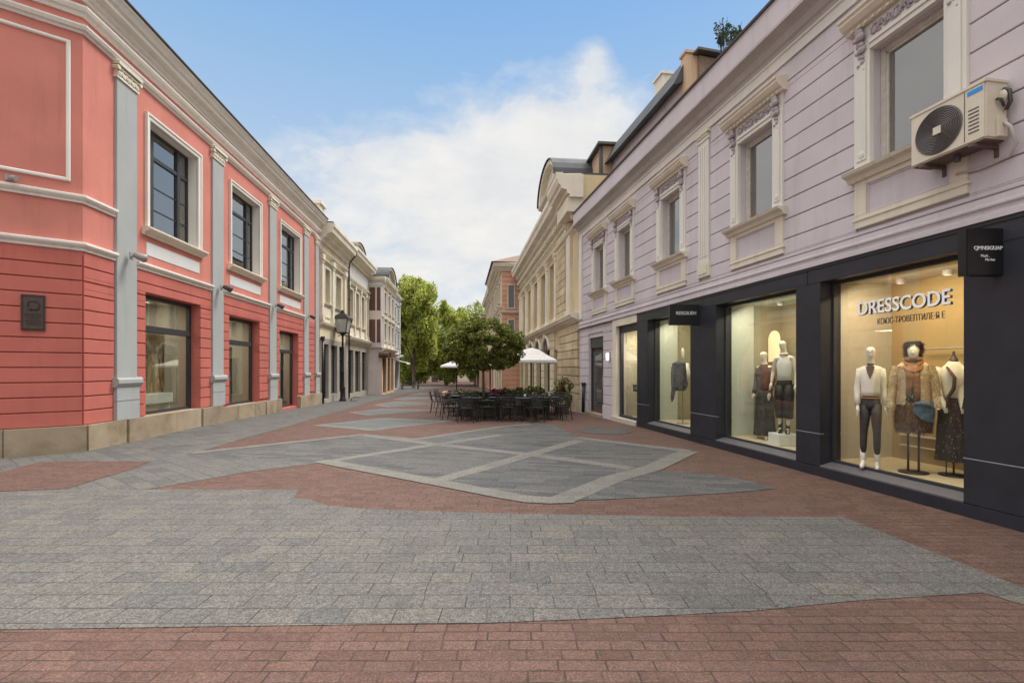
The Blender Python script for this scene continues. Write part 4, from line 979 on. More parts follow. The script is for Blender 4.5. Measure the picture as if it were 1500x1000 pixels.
# 6 - white sleeveless top, black wide trousers
X6 = (1149 - 750) / F * 9.2; m6 = thing('mannequin', 'mannequin in white sleeveless top and black cropped trousers in the middle window', 'mannequin', (X6, 9.2, FZ + .21), 'mannequins in the shop windows'); rz = R(142)
aL = ((-.225, .0, 1.14), (-.225, .09, .90)); aR = ((.23, -.06, 1.15), (.25, .03, .93)); K = ((-.09, .06, .5), (.1, .0, .5)); Fo = ((-.07, .02, .09), (.08, -.03, .09))
put(body_mb(aL, aR, K[0], K[1], Fo[0], Fo[1], turn=.1), 'body', 'manne_skin', m6, rz)
mb = MB(); mb.loft([ring(0, 0, .99, .14, .105), ring(0, 0, 1.10, .132, .105, wob=.02), ring(0, .01, 1.28, .158, .122), ring(0, .0, 1.38, .13, .10), ring(0, .0, 1.46, .10, .075), ring(0, 0, 1.50, .06, .058)]); put(mb, 'sleeveless_top', 'top_white', m6, rz)
mb = MB(); mb.tube([(math.cos(q) * .075, .03 + math.sin(q) * .07, 1.47) for q in [2 * math.pi * j / 14 for j in range(15)]], .014, 6); put(mb, 'necklace', 'scarf_orange', m6, rz)
mb = MB(); trousers(mb, K[0], K[1], Fo[0], Fo[1], 1.02, (.115, .11, .10, .10), .30); put(mb, 'trousers', 'cloth_black', m6, rz)
for s, Ft in ((-1, Fo[0]), (1, Fo[1])):
    mb = MB(); mb.tube([(Ft[0], Ft[1], .30), (Ft[0], Ft[1], .12), (Ft[0], Ft[1] + .02, .05), (Ft[0], Ft[1] + .11, .035), (Ft[0], Ft[1] + .17, .025)], [.046, .042, .046, .038, .018], 10); mb.box(Ft[0] - .03, Ft[0] + .03, Ft[1] - .04, Ft[1], 0, .05); put(mb, 'boot', 'cloth_black', m6, rz)
mb = MB(); c = (X6, 9.2); mb.box(c[0] - .2, c[0] + .2, c[1] - .2, c[1] + .2, FZ, FZ + .208); o = mb.build('display_block', 'top_white', bevel=.006); tag(o, 'low white block under the mannequin with black cropped trousers', 'display block')
mb = MB(); c = (X6 + .32, 8.85); mb.tube([(c[0], c[1], FZ + .06), (c[0] + .02, c[1] - .1, FZ + .055), (c[0] + .02, c[1] - .22, FZ + .04)], [.05, .045, .02], 10); mb.tube([(c[0] - .01, c[1], FZ + .05), (c[0] - .01, c[1] + .02, FZ + .16)], [.045, .04], 10); mb.box(c[0] - .1, c[0] + .12, c[1] - .25, c[1] + .08, FZ, FZ + .02); o = mb.build('boot', 'cloth_brown'); tag(o, 'dark brown boot standing on the display floor right of the white block', 'boot')
# garment stand in the third window
c = ((1000 - 750) / F * 12.7, 12.7); t = thing('garment_stand', 'slim stand with a dark grey jacket and shawl in the third shop window', 'garment stand', (c[0], c[1], FZ))
mb = MB(); mb.lathe((0, 0, 0), [(.16, 0), (.16, .012), (.03, .02), (0, .02)], 18); mb.tube([(0, 0, .01), (0, 0, 1.95)], .013, 8); mb.tube([(-.2, .0, 1.58), (-.02, 0, 1.64), (.2, 0, 1.58)], .012, 6); mb.tube([(-.22, .0, 1.44), (.3, .0, 1.44)], .02, 6); put(mb, 'stand', 'shop_line', t, R(150))
mb = MB(); mb.blob((0, 0, 1.80), (.045, .05, .16), 10, 8); put(mb, 'neck_form', 'manne_skin', t, R(150))
mb = MB(); g_ = [ring(.08, 0, 1.62, .06, .05), ring(.08, 0, 1.56, .17, .09, wob=.05), ring(.08, .0, 1.3, .20, .11, wob=.10), ring(.06, 0, 1.0, .18, .11, wob=.14), ring(.10, 0, .85, .15, .10, wob=.2)]; mb.loft(g_); mb.tube([(.2, .08, 1.5), (.22, .11, 1.2), (.2, .12, .9), (.24, .1, .66), (.25, .1, .55)], [.05, .07, .07, .06, .01], 10, sy=.5); shag(mb, g_, 500, .03, .008); put(mb, 'grey_jacket', 'cloth_grey', t, R(150), smooth=False)
mb = MB(); mb.tube([(-.12, .05, 1.56), (-.16, .08, 1.3), (-.15, .1, 1.1)], [.05, .06, .03], 8, sy=.5); put(mb, 'shawl', 'manne_skin', t, R(150))
# corner display window content
a, b, c0, e = FWIN
mb = MB(); RW.box(mb, a - .3, b, -1.1, -1.0, c0, 3.1, 0); RW.box(mb, b - .02, b + .05, -1.0, -.26, c0, 3.1, 0); RW.box(mb, a - .3, b, -1.0, -.2, c0 - .1, c0 + .02, 0); RW.box(mb, a - .3, b + .05, -1.0, -.2, 2.95, 3.05, 0); RW.box(mb, a - .3, a - .05, -1., -.26, c0, 3.1, 0); mb.build('display_room', 'room_beige', lil)
L = bpy.data.lights.new('shop_lamp', 'AREA'); L.size = .5; L.energy = 34; L.color = (1, .88, .66); o = bpy.data.objects.new('shop_lamp', L); COL.objects.link(o); o.location = RW.P(14.9, -.55, 2.85)
t = thing('display_shelf', 'narrow dark shelf unit with bags and shoes inside the corner display window', 'shelf', RW.P(14.65, -.6, c0 + .02))
mb = MB()
for z in (.35, .62, .92, 1.25, 1.6): RW.box(mb, 14.3, 15.0, -.8, -.45, z, z + .02)
for u in (14.32, 14.98): RW.box(mb, u - .012, u + .012, -.8, -.77, c0 + .02, 1.62); RW.box(mb, u - .012, u + .012, -.48, -.45, c0 + .02, 1.62)
mb.build('rack', 'black_metal', t)
mb = MB()
for z in (.37, .64, 1.27, 1.62):
    for u in (14.45, 14.68, 14.86): mb.blob(RW.P(u, -.6, z + .08), (.09, .07, .08 + .03 * random.random()), 9, 6); mb.tube([RW.P(u - .05, -.6, z + .12), RW.P(u, -.6, z + .22), RW.P(u + .05, -.6, z + .12)], .008, 5)
mb.build('goods', 'cloth_black', t, True)
t = thing('window_card', 'small dark blue card with white letters standing inside the corner display window', 'sign', RW.P(14.75, -.2, 1.0))
mb = MB(); RW.box(mb, 14.35, 15.1, -.24, -.22, .96, 1.16); k = mb.build('card', 'blue_card', t); text('LUAN.MAS', .13, 'letter_white', RW, 14.72, -.217, 1.06, .002, 'lettering', k, -1)
t = thing('window_screen', 'small pale blue screen inside the corner display window above the bags', 'screen', RW.P(14.6, -.5, 1.95)); mb = MB(); RW.box(mb, 14.35, 14.9, -.55, -.5, 1.9, 2.15); mb.build('screen_case', 'shop_line', t); mb = MB(); RW.box(mb, 14.37, 14.88, -.499, -.495, 1.92, 2.13); mb.build('screen_face', 'screen_pale', t)
# little wall lamp, drain foot
t = thing('wall_lamp', 'small white lit wall lamp between the dark door and the corner display window', 'wall lamp', RW.P(16.4, .04, 1.9)); mb = MB(); RW.box(mb, 16.36, 16.46, .03, .06, 1.9, 2.2); mb.build('back_plate', 'shop_line', t); mb = MB(); mb.tube([RW.P(16.41, .11, 1.93), RW.P(16.41, .11, 2.17)], .045, 10); emit('lampsoft', (1, .9, .75), 1.6); mb.build('shade', 'lampsoft', t, True)
t = thing('rain_pipe', 'dark cast iron rain pipe foot at the far corner of the lilac building', 'rain pipe', RW.P(18.9, .1, gz(18.9))); mb = MB(); mb.tube([RW.P(18.95, .12, -.02), RW.P(18.95, .10, 1.05)], .06, 10); mb.build('pipe', 'black_metal', t, True); mb = MB(); mb.tube([RW.P(18.95, .10, 1.0), RW.P(18.95, .10, 1.12)], .08, 10); mb.build('collar', 'black_metal', t)
# ---------------------------------------------------------------- buildings further along
CORN = lambda z, h, p: [(-.05, z), (p * .15, z), (p * .2, z + h * .18), (p * .42, z + h * .26), (p * .5, z + h * .42), (p * .85, z + h * .5), (p * .9, z + h * .7), (p, z + h * .82), (p, z + h), (-.05, z + h * 1.04)]
def house(name, label, W, u0, u1, zt, mats, up, gr, depth=8, corn=(.7, .6), bands=(), roof='roof_metal', sidemat=None, cat='building', pil=(), gmat=None, zg1=3.3, frame_m='win_frame', course=None, trim_up=True):
    z0 = gz(u1) - .6; wm, tm = mats
    t = thing(name, label, cat, W.P(u0, 0, gz(u0)))
    mb = MB(); W.sheet(mb, u0, u1, zg1, zt, up, .28, 0, 0)
    mb.add([W.P(u0, -depth, z0), W.P(u1, -depth, z0), W.P(u1, -depth, zt), W.P(u0, -depth, zt)], [(0, 1, 2, 3)])
    ze = zt + corn[0]; mb.add([W.P(u1, 0, z0), W.P(u1, -depth, z0), W.P(u1, -depth, ze), W.P(u1, 0, ze)], [(0, 1, 2, 3)])
    mb.build('wall', wm, t)
    mb = MB(); mb.add([W.P(u0, 0, z0), W.P(u0, -depth, z0), W.P(u0, -depth, ze), W.P(u0, 0, ze)], [(0, 1, 2, 3)]); mb.build('side_wall', sidemat or wm, t)
    mb = MB(); W.sheet(mb, u0, u1, z0, zg1, gr, .35, 0, 0)
    if course: W.courses(mb, u0, u1, gz(u0), zg1, course, .03, .05, gr)
    mb.build('lower_wall', gmat or wm, t)
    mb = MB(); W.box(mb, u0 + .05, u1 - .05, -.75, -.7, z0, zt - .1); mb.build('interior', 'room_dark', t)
    mb = MB(); W.sweep(mb, u0 - .02, u1 + .02, CORN(zt, corn[0], corn[1])); mb.build('cornice', tm, t)
    mb = MB(); W.box(mb, u0, u1, -depth, corn[1] * .9, zt + corn[0] + .01, zt + corn[0] + .08); mb.build('roof', roof, t)
    for i, (z, h, p) in enumerate(bands):
        mb = MB(); W.sweep(mb, u0, u1, CORN(z, h, p)); mb.build('string_course', tm, t)
    for (a, b, za, zb) in pil:
        mb = MB(); W.box(mb, a, b, -.02, .12, za, zb); W.box(mb, a - .06, b + .06, -.02, .18, zb - .28, zb); W.box(mb, a - .05, b + .05, -.02, .17, za, za + .3); W.box(mb, a - .02, b + .02, -.02, .15, zb - .45, zb - .4)
        mb.build('pilaster', tm, t)
    for k, ops in enumerate((up, gr)):
        for (a, b, za, zb) in ops:
            mb = MB(); f = .07
            for q in ((a, a + f, za, zb), (b - f, b, za, zb), (a + f, b - f, za, za + f), (a + f, b - f, zb - f, zb), ((a + b) / 2 - .03, (a + b) / 2 + .03, za + f, zb - f), (a + f, b - f, zb - (zb - za) * .28, zb - (zb - za) * .28 + .06)): W.box(mb, q[0], q[1], -.25, -.17, q[2], q[3])
            w = mb.build('window' if k == 0 else 'shop_window', frame_m if k == 0 else 'dark_frame', t)
            mb = MB(); W.box(mb, a + f, b - f, -.23, -.215, za + f, zb - f); mb.build('pane', 'far_glass', w)
            if k == 0 and trim_up:
                mb = MB()
                for q in ((a - .16, a, za, zb), (b, b + .16, za, zb), (a - .16, b + .16, zb, zb + .2)): W.box(mb, q[0], q[1], -.02, .07, q[2], q[3])
                W.sweep(mb, a - .28, b + .28, CORN(zb + .2, .16, .22)); mb.build('surround', tm, w)
                mb = MB(); W.sweep(mb, a - .24, b + .24, CORN(za - .14, .13, .18)); W.box(mb, a - .14, b + .14, -.02, .05, za - .75, za - .2); mb.build('sill', tm, w)
    return t
# left row
l1 = house('cream_building', 'narrow grimy cream building with two tall upper windows, directly beyond the salmon building', LW, 25.74, 31.3, 8.35, ('cream_wall_pale', 'ivory'),
    [(26.5, 27.5, 5.2, 7.1), (28.7, 29.9, 5.2, 7.1)], [(26.1, 27.4, .0, 3.0), (27.9, 29.2, .2, 3.0), (29.7, 30.9, .2, 3.0)], corn=(.95, .75), bands=((3.9, .25, .2), (7.75, .2, .18)), gmat='grimy_stone', pil=((25.8, 26.1, 4.2, 7.7), (27.85, 28.25, 4.2, 7.7), (30.6, 31.0, 4.2, 7.7)))
l2 = house('ornate_building', 'ornate cream building with slim upper columns and carved frieze, beyond the street lamp', LW, 31.35, 38.4, 8.7, ('cream_wall_pale', 'ivory'),
    [(32.1, 33.1, 4.6, 6.9), (33.9, 34.9, 4.6, 6.9), (35.7, 36.7, 4.6, 6.9)], [(31.9, 33.4, .0, 2.9), (33.9, 35.6, .0, 2.9), (36.1, 37.8, .0, 2.9)], corn=(.8, .7), bands=((3.4, .35, .35), (7.3, .25, .25)), gmat='grimy_stone',
    pil=tuple((c - .14, c + .14, 3.8, 7.3) for c in (31.7, 33.5, 35.3, 37.1, 38.0)))
mb = MB()
for i in range(16): LW.box(mb, 31.7 + i * .41, 31.98 + i * .41, -.02, .06, 7.75, 8.5)
mb.build('frieze', 'grey_white', l2)
t = thing('roof_chimney', 'small dark capped chimney on the roof of the ornate cream building', 'chimney', LW.P(33, -1, 9.5)); mb = MB(); LW.box(mb, 32.6, 33.6, -1.3, -.5, 9.4, 10.1); mb.build('stack', 'cream_trim', t); mb = MB(); LW.box(mb, 32.5, 33.7, -1.4, -.4, 10.1, 10.25); mb.build('cap', 'gutter', t)
LW3 = Wall(LW.P(0, 1.05, 0)[:2], (-.093, 1), (1, .093))
l3 = house('bay_house', 'rosy white house with brown shutters and a rounded gable that juts into the street', LW3, 38.45, 45, 8.4, ('rose_white', 'ivory'),
    [(39.2, 40.2, 3.9, 5.3), (41.2, 42.2, 3.9, 5.3), (43.2, 44.2, 3.9, 5.3), (39.2, 40.2, 6.2, 7.8), (41.2, 42.2, 6.2, 7.8), (43.2, 44.2, 6.2, 7.8)], [(39, 40.6, -.3, 2.6), (41.2, 42.8, -.3, 2.6), (43.2, 44.6, -.3, 2.6)], corn=(.45, .4), bands=((5.6, .2, .15), (3.0, .3, .4)), sidemat='rose_white', frame_m='brown_shutter', gmat='peach_wall')
S3 = Wall(LW3.P(38.45, 0, 0)[:2], (-1, 0), (0, -1))
mb = MB(); S3.sweep(mb, -.3, 1.4, CORN(8.4, .45, .3)); mb.build('cornice', 'ivory', l3); mb = MB(); S3.sweep(mb, -.1, 1.2, CORN(5.65, .18, .14)); mb.build('string_course', 'ivory', l3)
mb = MB(); S3.box(mb, -.04, 1.02, .0, .22, 3.3, 8.25); bay = mb.build('bay', 'rose_white', l3)
mb = MB(); S3.sweep(mb, -.1, 1.1, [(.2, 8.1), (.3, 8.15), (.34, 8.3), (.2, 8.35)]); mb.build('bay_cornice', 'grey_white', bay)
for (za, zb) in ((6.2, 8.0), (3.7, 5.5)):
    for (a, b) in ((.06, .34), (.46, .92)):
        mb = MB(); S3.box(mb, a, b, .2, .235, za, zb); mb.build('bay_window', 'brown_shutter', bay)
        mb = MB(); frame(mb, S3, a - .05, b + .05, za - .06, zb + .06, .06, .07, .22); mb.build('bay_window_frame', 'grey_white', bay)
for u in (38.7, 40.7, 42.7, 44.7):
    mb = MB(); LW3.box(mb, u - .1, u + .1, .0, .12, 3.4, 8.3); mb.build('pilaster', 'grey_white', l3)
mb = MB(); mb.tube([LW3.P(38.4, -.2, 2.75), LW3.P(38.4, .5, 2.75)], .25, 10); LW3.box(mb, 38.6, 40.6, .02, .7, 2.6, 2.9); mb.build('awning', 'brown_shutter', l3)
# curved gable: arch ring + infill above the bay house
def arch_gable(W, u0, u1, zb, h, parent, mat, roofm, depth=2.5, proj=.35, n=14):
    cu = (u0 + u1) / 2; rx = (u1 - u0) / 2
    def arc(s, d, z): return [W.P(cu + rx * s * math.cos(math.pi * k / n), d, z + h * s * math.sin(math.pi * k / n)) for k in range(n + 1)]
    mb = MB(); mb.loft([arc(.94, .02, zb), arc(.94, -depth, zb)]); g = mb.build('gable', mat, parent)
    mb = MB(); A = arc(1.0, proj, zb); B = arc(.86, proj, zb); C = arc(1.0, -depth, zb); D = arc(.86, -.05, zb)
    for k in range(n): mb.add([A[k], A[k + 1], B[k + 1], B[k]], [(0, 1, 2, 3)]); mb.add([B[k], B[k + 1], D[k + 1], D[k]], [(0, 1, 2, 3)])
    mb.build('gable_moulding', mat, g)
    A = arc(1.03, proj + .08, zb); C = arc(1.03, -depth, zb); A2 = arc(1.0, proj + .08, zb)
    mb = MB()
    for k in range(n): mb.add([A[k], A[k + 1], C[k + 1], C[k]], [(0, 1, 2, 3)]); mb.add([A[k], A[k + 1], A2[k + 1], A2[k]], [(0, 1, 2, 3)])
    mb.build('gable_roof', roofm, g)
arch_gable(LW3, 39.2, 43.8, 8.9, 1.2, l3, 'ivory', 'roof_metal')
LWg = Wall(LW.P(0, -.5, 0)[:2], (-.093, 1), (1, .093))
mb = MB(); LWg.box(mb, 34.6, 38.3, -2, 0, 9.4, 9.9); mb.build('attic', 'ivory', l2); arch_gable(LWg, 34.6, 38.3, 9.9, 1.0, l2, 'ivory', 'roof_tile', 2.0)
l4 = house('grey_house', 'pale grey house with white trims at the far left end of the row', LW, 45.05, 56.5, 9.3, ('grey_wall', 'grey_white'),
    [(u, u + 1.0, z, z + 1.5) for z in (4.0, 6.8) for u in (45.8, 48.0, 50.2, 52.4, 54.6)], [(u, u + 1.7, -.5, 2.3) for u in (45.8, 48.2, 50.6, 53.0)], corn=(.4, .35), bands=((6.1, .15, .15), (2.9, .3, .5)), pil=((45.1, 45.5, 3.4, 9.2), (56.0, 56.4, 3.4, 9.2)), frame_m='brown_shutter')
for (ua, ub, z) in ((53.2, 56.3, 2.3),):
    mb = MB(); mb.add([LW.P(ua, .02, z + .3), LW.P(ub, .02, z + .3), LW.P(ub, 1.2, z), LW.P(ua, 1.2, z), LW.P(ub, 1.2, z - .15), LW.P(ua, 1.2, z - .15)], [(0, 1, 2, 3), (3, 2, 4, 5)]); mb.build('awning', 'canvas', l4)
# rain pipe between the cream and the ornate building
t = thing('rain_pipe', 'long thin black rain pipe running down between the two cream buildings on the left', 'rain pipe', LW.P(31.3, .1, gz(31)))
mb = MB(); mb.tube([LW.P(31.3, .7, 9.25), LW.P(31.3, .65, 8.9), LW.P(31.3, .25, 8.4), LW.P(31.3, .2, 8.0), LW.P(31.3, .2, gz(31) + .05)], .05, 8); mb.build('pipe', 'black_metal', t, True)
mb = MB()
for z in (2, 4, 6): mb.tube([LW.P(31.3, .2, z), LW.P(31.3, .2, z + .08)], .075, 8)
mb.build('collar', 'black_metal', t)
t = thing('rain_pipe', 'dark rain pipe beside the last pilaster of the salmon building', 'rain pipe', LW.P(25.9, .1, gz(26)))
mb = MB(); mb.tube([LW.P(25.85, .12, gz(26)), LW.P(25.85, .12, 3.2)], .075, 8); mb.build('pipe', 'black_metal', t, True); mb = MB(); mb.tube([LW.P(25.85, .12, 3.15), LW.P(25.85, .12, 3.35)], .11, 8); mb.build('hopper', 'black_metal', t)

# right row: ornate sandstone building
RW2 = Wall((4.79, 0), (-.104, 1), (-1, -.104))
UP = [(u, u + 1.75, 4.25, 7.1) for u in (24.75, 27.55, 30.35, 33.15, 35.95)]
GR = [(23.9, 25.0, -.2, 2.6)] + [(u, u + 1.8, -.35, 2.7) for u in (26.2, 29.0, 31.8, 34.6, 37.2)]
r2 = house('sandstone_building', 'yellow cream building with banded stone corner, tall columns and heavy cornice beside the cafe', RW2, 19.74, 39.55, 8.5, ('cream_wall', 'ivory'), UP, GR,
    depth=7, corn=(.95, .75), bands=((3.55, .34, .42), (7.35, .22, .2), (7.95, .16, .16)), pil=((21.1, 21.9, 3.9, 7.9),), gmat='cream_wall', zg1=3.55, roof='roof_metal', trim_up=False)
mb = MB(); RW2.courses(mb, 19.76, 23.8, gz(20) + .75, 3.5, .37, .035, .12, GR, 0, 1.0)
mb.build('banded_corner', 'sand_block', r2)
mb = MB(); RW2.box(mb, 19.76, 23.8, -.02, .17, gz(22) - .3, gz(20) + .72); mb.build('corner_plinth', 'sand_block', r2, bevel=.01)
mb = MB(); RW2.courses(mb, 22.2, 24.3, 3.95, 7.9, .36, .03, .10, (), 0, 1.1); mb.build('banded_pier', 'sand_block', r2)
mb = MB(); RW2.courses(mb, 24.9, 39.5, gz(25) + .1, 3.5, .42, .03, .06, GR); mb.build('rusticated_wall', 'cream_wall_pale', r2)
for u in (24.5, 27.0, 29.8, 32.6, 35.4, 38.2, 39.2):
    mb = MB(); c = RW2.P(u, -.02, 0); mb.lathe((c[0], c[1], 3.95), [(.24, 0), (.24, .12), (.20, .18), (.19, .3), (.175, 3.0), (.17, 3.05)], 14)
    col = mb.build('column', 'ivory', r2, True)
    mb = MB(); mb.lathe((c[0], c[1], 6.98), [(.18, 0), (.22, .03), (.19, .06), (.2, .2), (.27, .34), (.27, .38)], 14)
    for k in range(8):
        a = k * math.pi / 4; mb.blob((c[0] + .21 * math.cos(a), c[1] + .21 * math.sin(a), 7.2 + .06 * (k % 2)), .06, 6, 4)
    mb.build('capital', 'cream_trim', col)
# arched hoods over the ground floor openings
for (a, b, za, zb) in GR[1:]:
    mb = MB(); n = 12; cu = (a + b) / 2; r = (b - a) / 2 + .12
    pts = [RW2.P(cu + r * math.cos(math.pi * k / n), .10, zb - .05 + .75 * math.sin(math.pi * k / n)) for k in range(n + 1)]
    mb.tube(pts, .10, 8); mb.blob(RW2.P(cu, .16, zb + .68), (.12, .14, .2), 8, 6); mb.build('arch_moulding', 'ivory', r2, True)
    mb = MB(); v = [RW2.P(cu + (r - .1) * math.cos(math.pi * k / n), .065, zb - .05 + .68 * math.sin(math.pi * k / n)) for k in range(n + 1)]; mb.add(v, [tuple(range(n + 1))]); mb.build('fanlight', 'far_glass', r2)
mb = MB(); RW2.box(mb, 19.72, 21.7, -.1, .55, 7.95, 8.5); RW2.sweep(mb, 19.6, 21.8, [(-.1, 8.5), (.45, 8.5), (.45, 8.62), (.55, 8.64), (.58, 8.78), (.8, 8.82), (.82, 8.95), (.9, 9.0), (.98, 9.2), (1.0, 9.35), (-.1, 9.42)]); mb.build('corner_entablature', 'cream_trim', r2)
mb = MB()
for u in (20.0, 21.4):
    mb = MB(); mb.tube([RW2.P(u, .02, 8.2), RW2.P(u, .5, 8.2)], .14, 10); mb.build('bracket', 'cream_trim', r2, True)
    mb = MB(); mb.blob(RW2.P(u, .2, 7.9), (.16, .14, .25), 8, 6); mb.build('mask_ornament', 'cream_trim', r2, True)
for i in range(40):
    mb = MB(); RW2.box(mb, 21.9 + i * .44, 22.1 + i * .44, -.05, .30, 8.25, 8.5); mb.build('bracket', 'cream_trim', r2)
RWg = Wall(RW2.P(0, .35, 0)[:2], (-.104, 1), (-1, -.104))
mb = MB(); RWg.box(mb, 21.7, 26.3, -2.5, 0.0, 9.45, 10.0); RWg.sweep(mb, 21.5, 26.5, CORN(10.0, .22, .3)); RWg.box(mb, 21.7, 22.2, 0, .08, 9.5, 10.0); RWg.box(mb, 25.8, 26.3, 0, .08, 9.5, 10.0); mb.build('attic', 'cream_trim', r2)
arch_gable(RWg, 21.7, 26.3, 10.2, 1.35, r2, 'ivory', 'roof_metal', 3.2, .3)
# peach attic
mb = MB(); RW2.box(mb, 20.3, 23.9, -4.5, -1.05, 9.1, 10.9); pa = mb.build('attic', 'peach_wall', r2)
mb = MB()
for u in (20.3, 21.8, 23.3): RW2.box(mb, u - .02, u + .16, -1.1, -.98, 9.4, 10.95)
RW2.box(mb, 20.1, 24.1, -4.7, -.85, 10.9, 11.0); mb.build('lead_trim', 'gutter', pa)
# upper set-back storey behind the lilac parapet
RWb = Wall(RW.P(0, -1.55, 0)[:2], (-.1708, 1), (-1, -.1708))
at = thing('attic_storey', 'set back lilac attic with a sloping dark metal eave behind the lilac parapet', 'attic', RWb.P(14.6, 0, 7.8))
mb = MB(); RWb.box(mb, 14.6, 20.2, -4.2, 0, 7.7, 10.30); mb.build('wall', 'lilac', at)
mb = MB(); RWb.box(mb, 14.7, 20.0, 0, .03, 7.8, 9.1); mb.build('white_panel', 'grey_white', at)
mb = MB(); mb.loft([[RWb.P(u, d, z) for d, z in ((.28, 10.12), (.33, 10.15), (-.1, 10.98), (-.3, 11.05), (-4.3, 11.1), (-4.3, 10.3), (-.1, 10.3))] for u in (14.45, 20.4)]); mb.build('eave_roof', 'roof_metal', at)
mb = MB(); RWb.box(mb, 14.3, 14.6, -.35, .02, 8.9, 11.0); RWb.box(mb, 14.26, 14.64, -.4, .06, 11.0, 11.08); mb.build('end_post', 'peach_wall', at)
mb = MB(); mb.loft([[RWb.P(u, d, z) for d, z in ((-.35, 10.25), (-.35, 10.9), (-2.6, 10.75), (-2.6, 10.0))] for u in (14.2, 14.6)]); mb.build('gable_board', 'weathered_wood', at)
mb = MB(); mb.loft([[RWb.P(u, d, z) for d, z in ((-.2, 10.95), (-.2, 11.02), (-2.9, 10.86), (-2.9, 10.78))] for u in (14.0, 14.6)]); RWb.box(mb, 14.1, 14.6, -2.5, -.3, 9.9, 10.0); mb.build('lead_cap', 'gutter', at)
t = thing('roof_chimney', 'pale chimney rising behind the dark metal eave on the right', 'chimney', RWb.P(17.1, -.9, 11)); mb = MB(); RWb.box(mb, 16.9, 17.5, -1.0, -.55, 10.9, 12.0); mb.build('stack', 'ivory', t); mb = MB(); RWb.box(mb, 16.85, 17.55, -1.05, -.5, 12.0, 12.1); mb.build('cap', 'beige_trim', t)
# salmon corner block and the one after
RW3 = Wall((3.33, 0), (-.104, 1), (-1, -.104))
r3 = house('corner_building', 'orange brick corner building with a wide hipped eave beyond the yellow cream building', RW3, 40.0, 50, 9.6, ('cream_wall_pale', 'cream_trim'), [(u, u + 1.1, z, z + 1.7) for z in (4.2, 7.2) for u in (41.2, 43.6, 46, 48.2)], [(u, u + 1.5, -.4, 2.5) for u in (41, 43.6, 46.2)], depth=9, corn=(.55, .75), bands=((6.6, .2, .2), (3.4, .3, .3)), sidemat='brick_salmon', roof='roof_tile')
S4 = Wall(RW3.P(40.0, 0, 0)[:2], (1, 0), (0, -1))
mb = MB(); S4.courses(mb, .0, 3, gz(40), 9.5, .38, .03, .04, [(.55, 1.0, 6.6, 8.4), (.55, 1.0, 3.6, 5.6)]); mb.build('side_courses', 'brick_salmon', r3)
for za, zb in ((6.6, 8.4), (3.6, 5.6)):
    mb = MB(); S4.box(mb, .55, 1.0, .0, .012, za, zb); w = mb.build('window', 'far_glass', r3); mb = MB(); frame(mb, S4, .47, 1.08, za - .08, zb + .1, .08, .08); mb.build('surround', 'ivory', w)
mb = MB(); S4.sweep(mb, -.7, 3.4, CORN(9.6, .55, .7)); mb.build('side_cornice', 'cream_trim', r3); mb = MB(); S4.sweep(mb, -.1, 3.2, CORN(6.1, .25, .2)); mb.build('string_course', 'cream_trim', r3)
mb = MB(); P = RW3.P; mb.add([P(39.2, .9, 10.2), P(50.3, .9, 10.2), P(50.3, -8, 10.2), P(39.2, -8, 10.2), P(42, -2.6, 11.6), P(48, -2.6, 11.6)], [(0, 1, 5, 4), (1, 2, 5), (2, 3, 4, 5), (3, 0, 4)]); mb.build('hip_roof', 'roof_tile', r3)
r4 = house('far_building', 'farthest orange and cream building on the right, showing just above the round tree', RW3, 50.1, 64, 9.2, ('brick_salmon', 'ivory'), [(u, u + 1.1, z, z + 1.7) for z in (4.0, 6.9) for u in (51.2, 53.8, 56.4, 59, 61.6)], [(u, u + 1.6, -.5, 2.4) for u in (51, 54, 57, 60)], corn=(.9, .6), bands=((3.3, .3, .3),))
RW5 = Wall((2.6, 0), (-.104, 1), (-1, -.104))
r5 = house('peach_building', 'low peach building closing the right side of the street behind the trees', RW5, 64.1, 85, 8.0, ('peach_wall', 'ivory'), [(u, u + 1.2, 4.2, 6.2) for u in (66, 69, 72, 75, 78)], [(u, u + 1.8, -1, 2.2) for u in (66, 69.5, 73, 76.5)], corn=(.6, .5))
EW = Wall((-34, 128), (1, 0), (0, -1))
r6 = house('end_building', 'pale yellow building glimpsed under the trees at the end of the street', EW, 0, 40, 8.5, ('cream_wall_pale', 'ivory'), [(u, u + 1.4, 2.6, 4.6) for u in range(2, 38, 4)], [(u, u + 1.8, -1.8, 1.0) for u in range(3, 37, 5)], corn=(.6, .5), zg1=1.6)

# ---------------------------------------------------------------- trees
def leaf_cloud(n, centre, rad, size, seed, nclump=60, shell=.6, flat=0, csize=.3, elong=1.6):
    rg = np.random.default_rng(seed)
    d = rg.normal(size=(nclump, 3)); d /= np.linalg.norm(d, axis=1)[:, None]
    r = rg.uniform(shell, 1.0, nclump)[:, None] ** .8
    cc = d * r
    cr = rg.uniform(.55, 1.25, nclump) * csize
    idx = rg.integers(0, nclump, n)
    p = rg.normal(size=(n, 3)); p /= np.linalg.norm(p, axis=1)[:, None]; p *= rg.uniform(.2, 1, n)[:, None] ** .5
    pts = (cc[idx] + p * cr[idx][:, None])
    if flat: pts[:, 2] = np.maximum(pts[:, 2], -flat + rg.normal(size=n) * .05)
    pts = pts * np.array(rad) + np.array(centre)
    nn = rg.normal(size=(n, 3)) + (0, 0, .6); nn /= np.linalg.norm(nn, axis=1)[:, None]
    a = np.cross(nn, rg.normal(size=(n, 3))); a /= np.linalg.norm(a, axis=1)[:, None]; b = np.cross(nn, a)
    s = (size * rg.uniform(.6, 1.3, n))[:, None]
    v = np.stack([pts - a * s * elong / 2, pts + b * s * .5 , pts + a * s * elong / 2, pts - b * s * .5], 1).reshape(-1, 3)
    return v
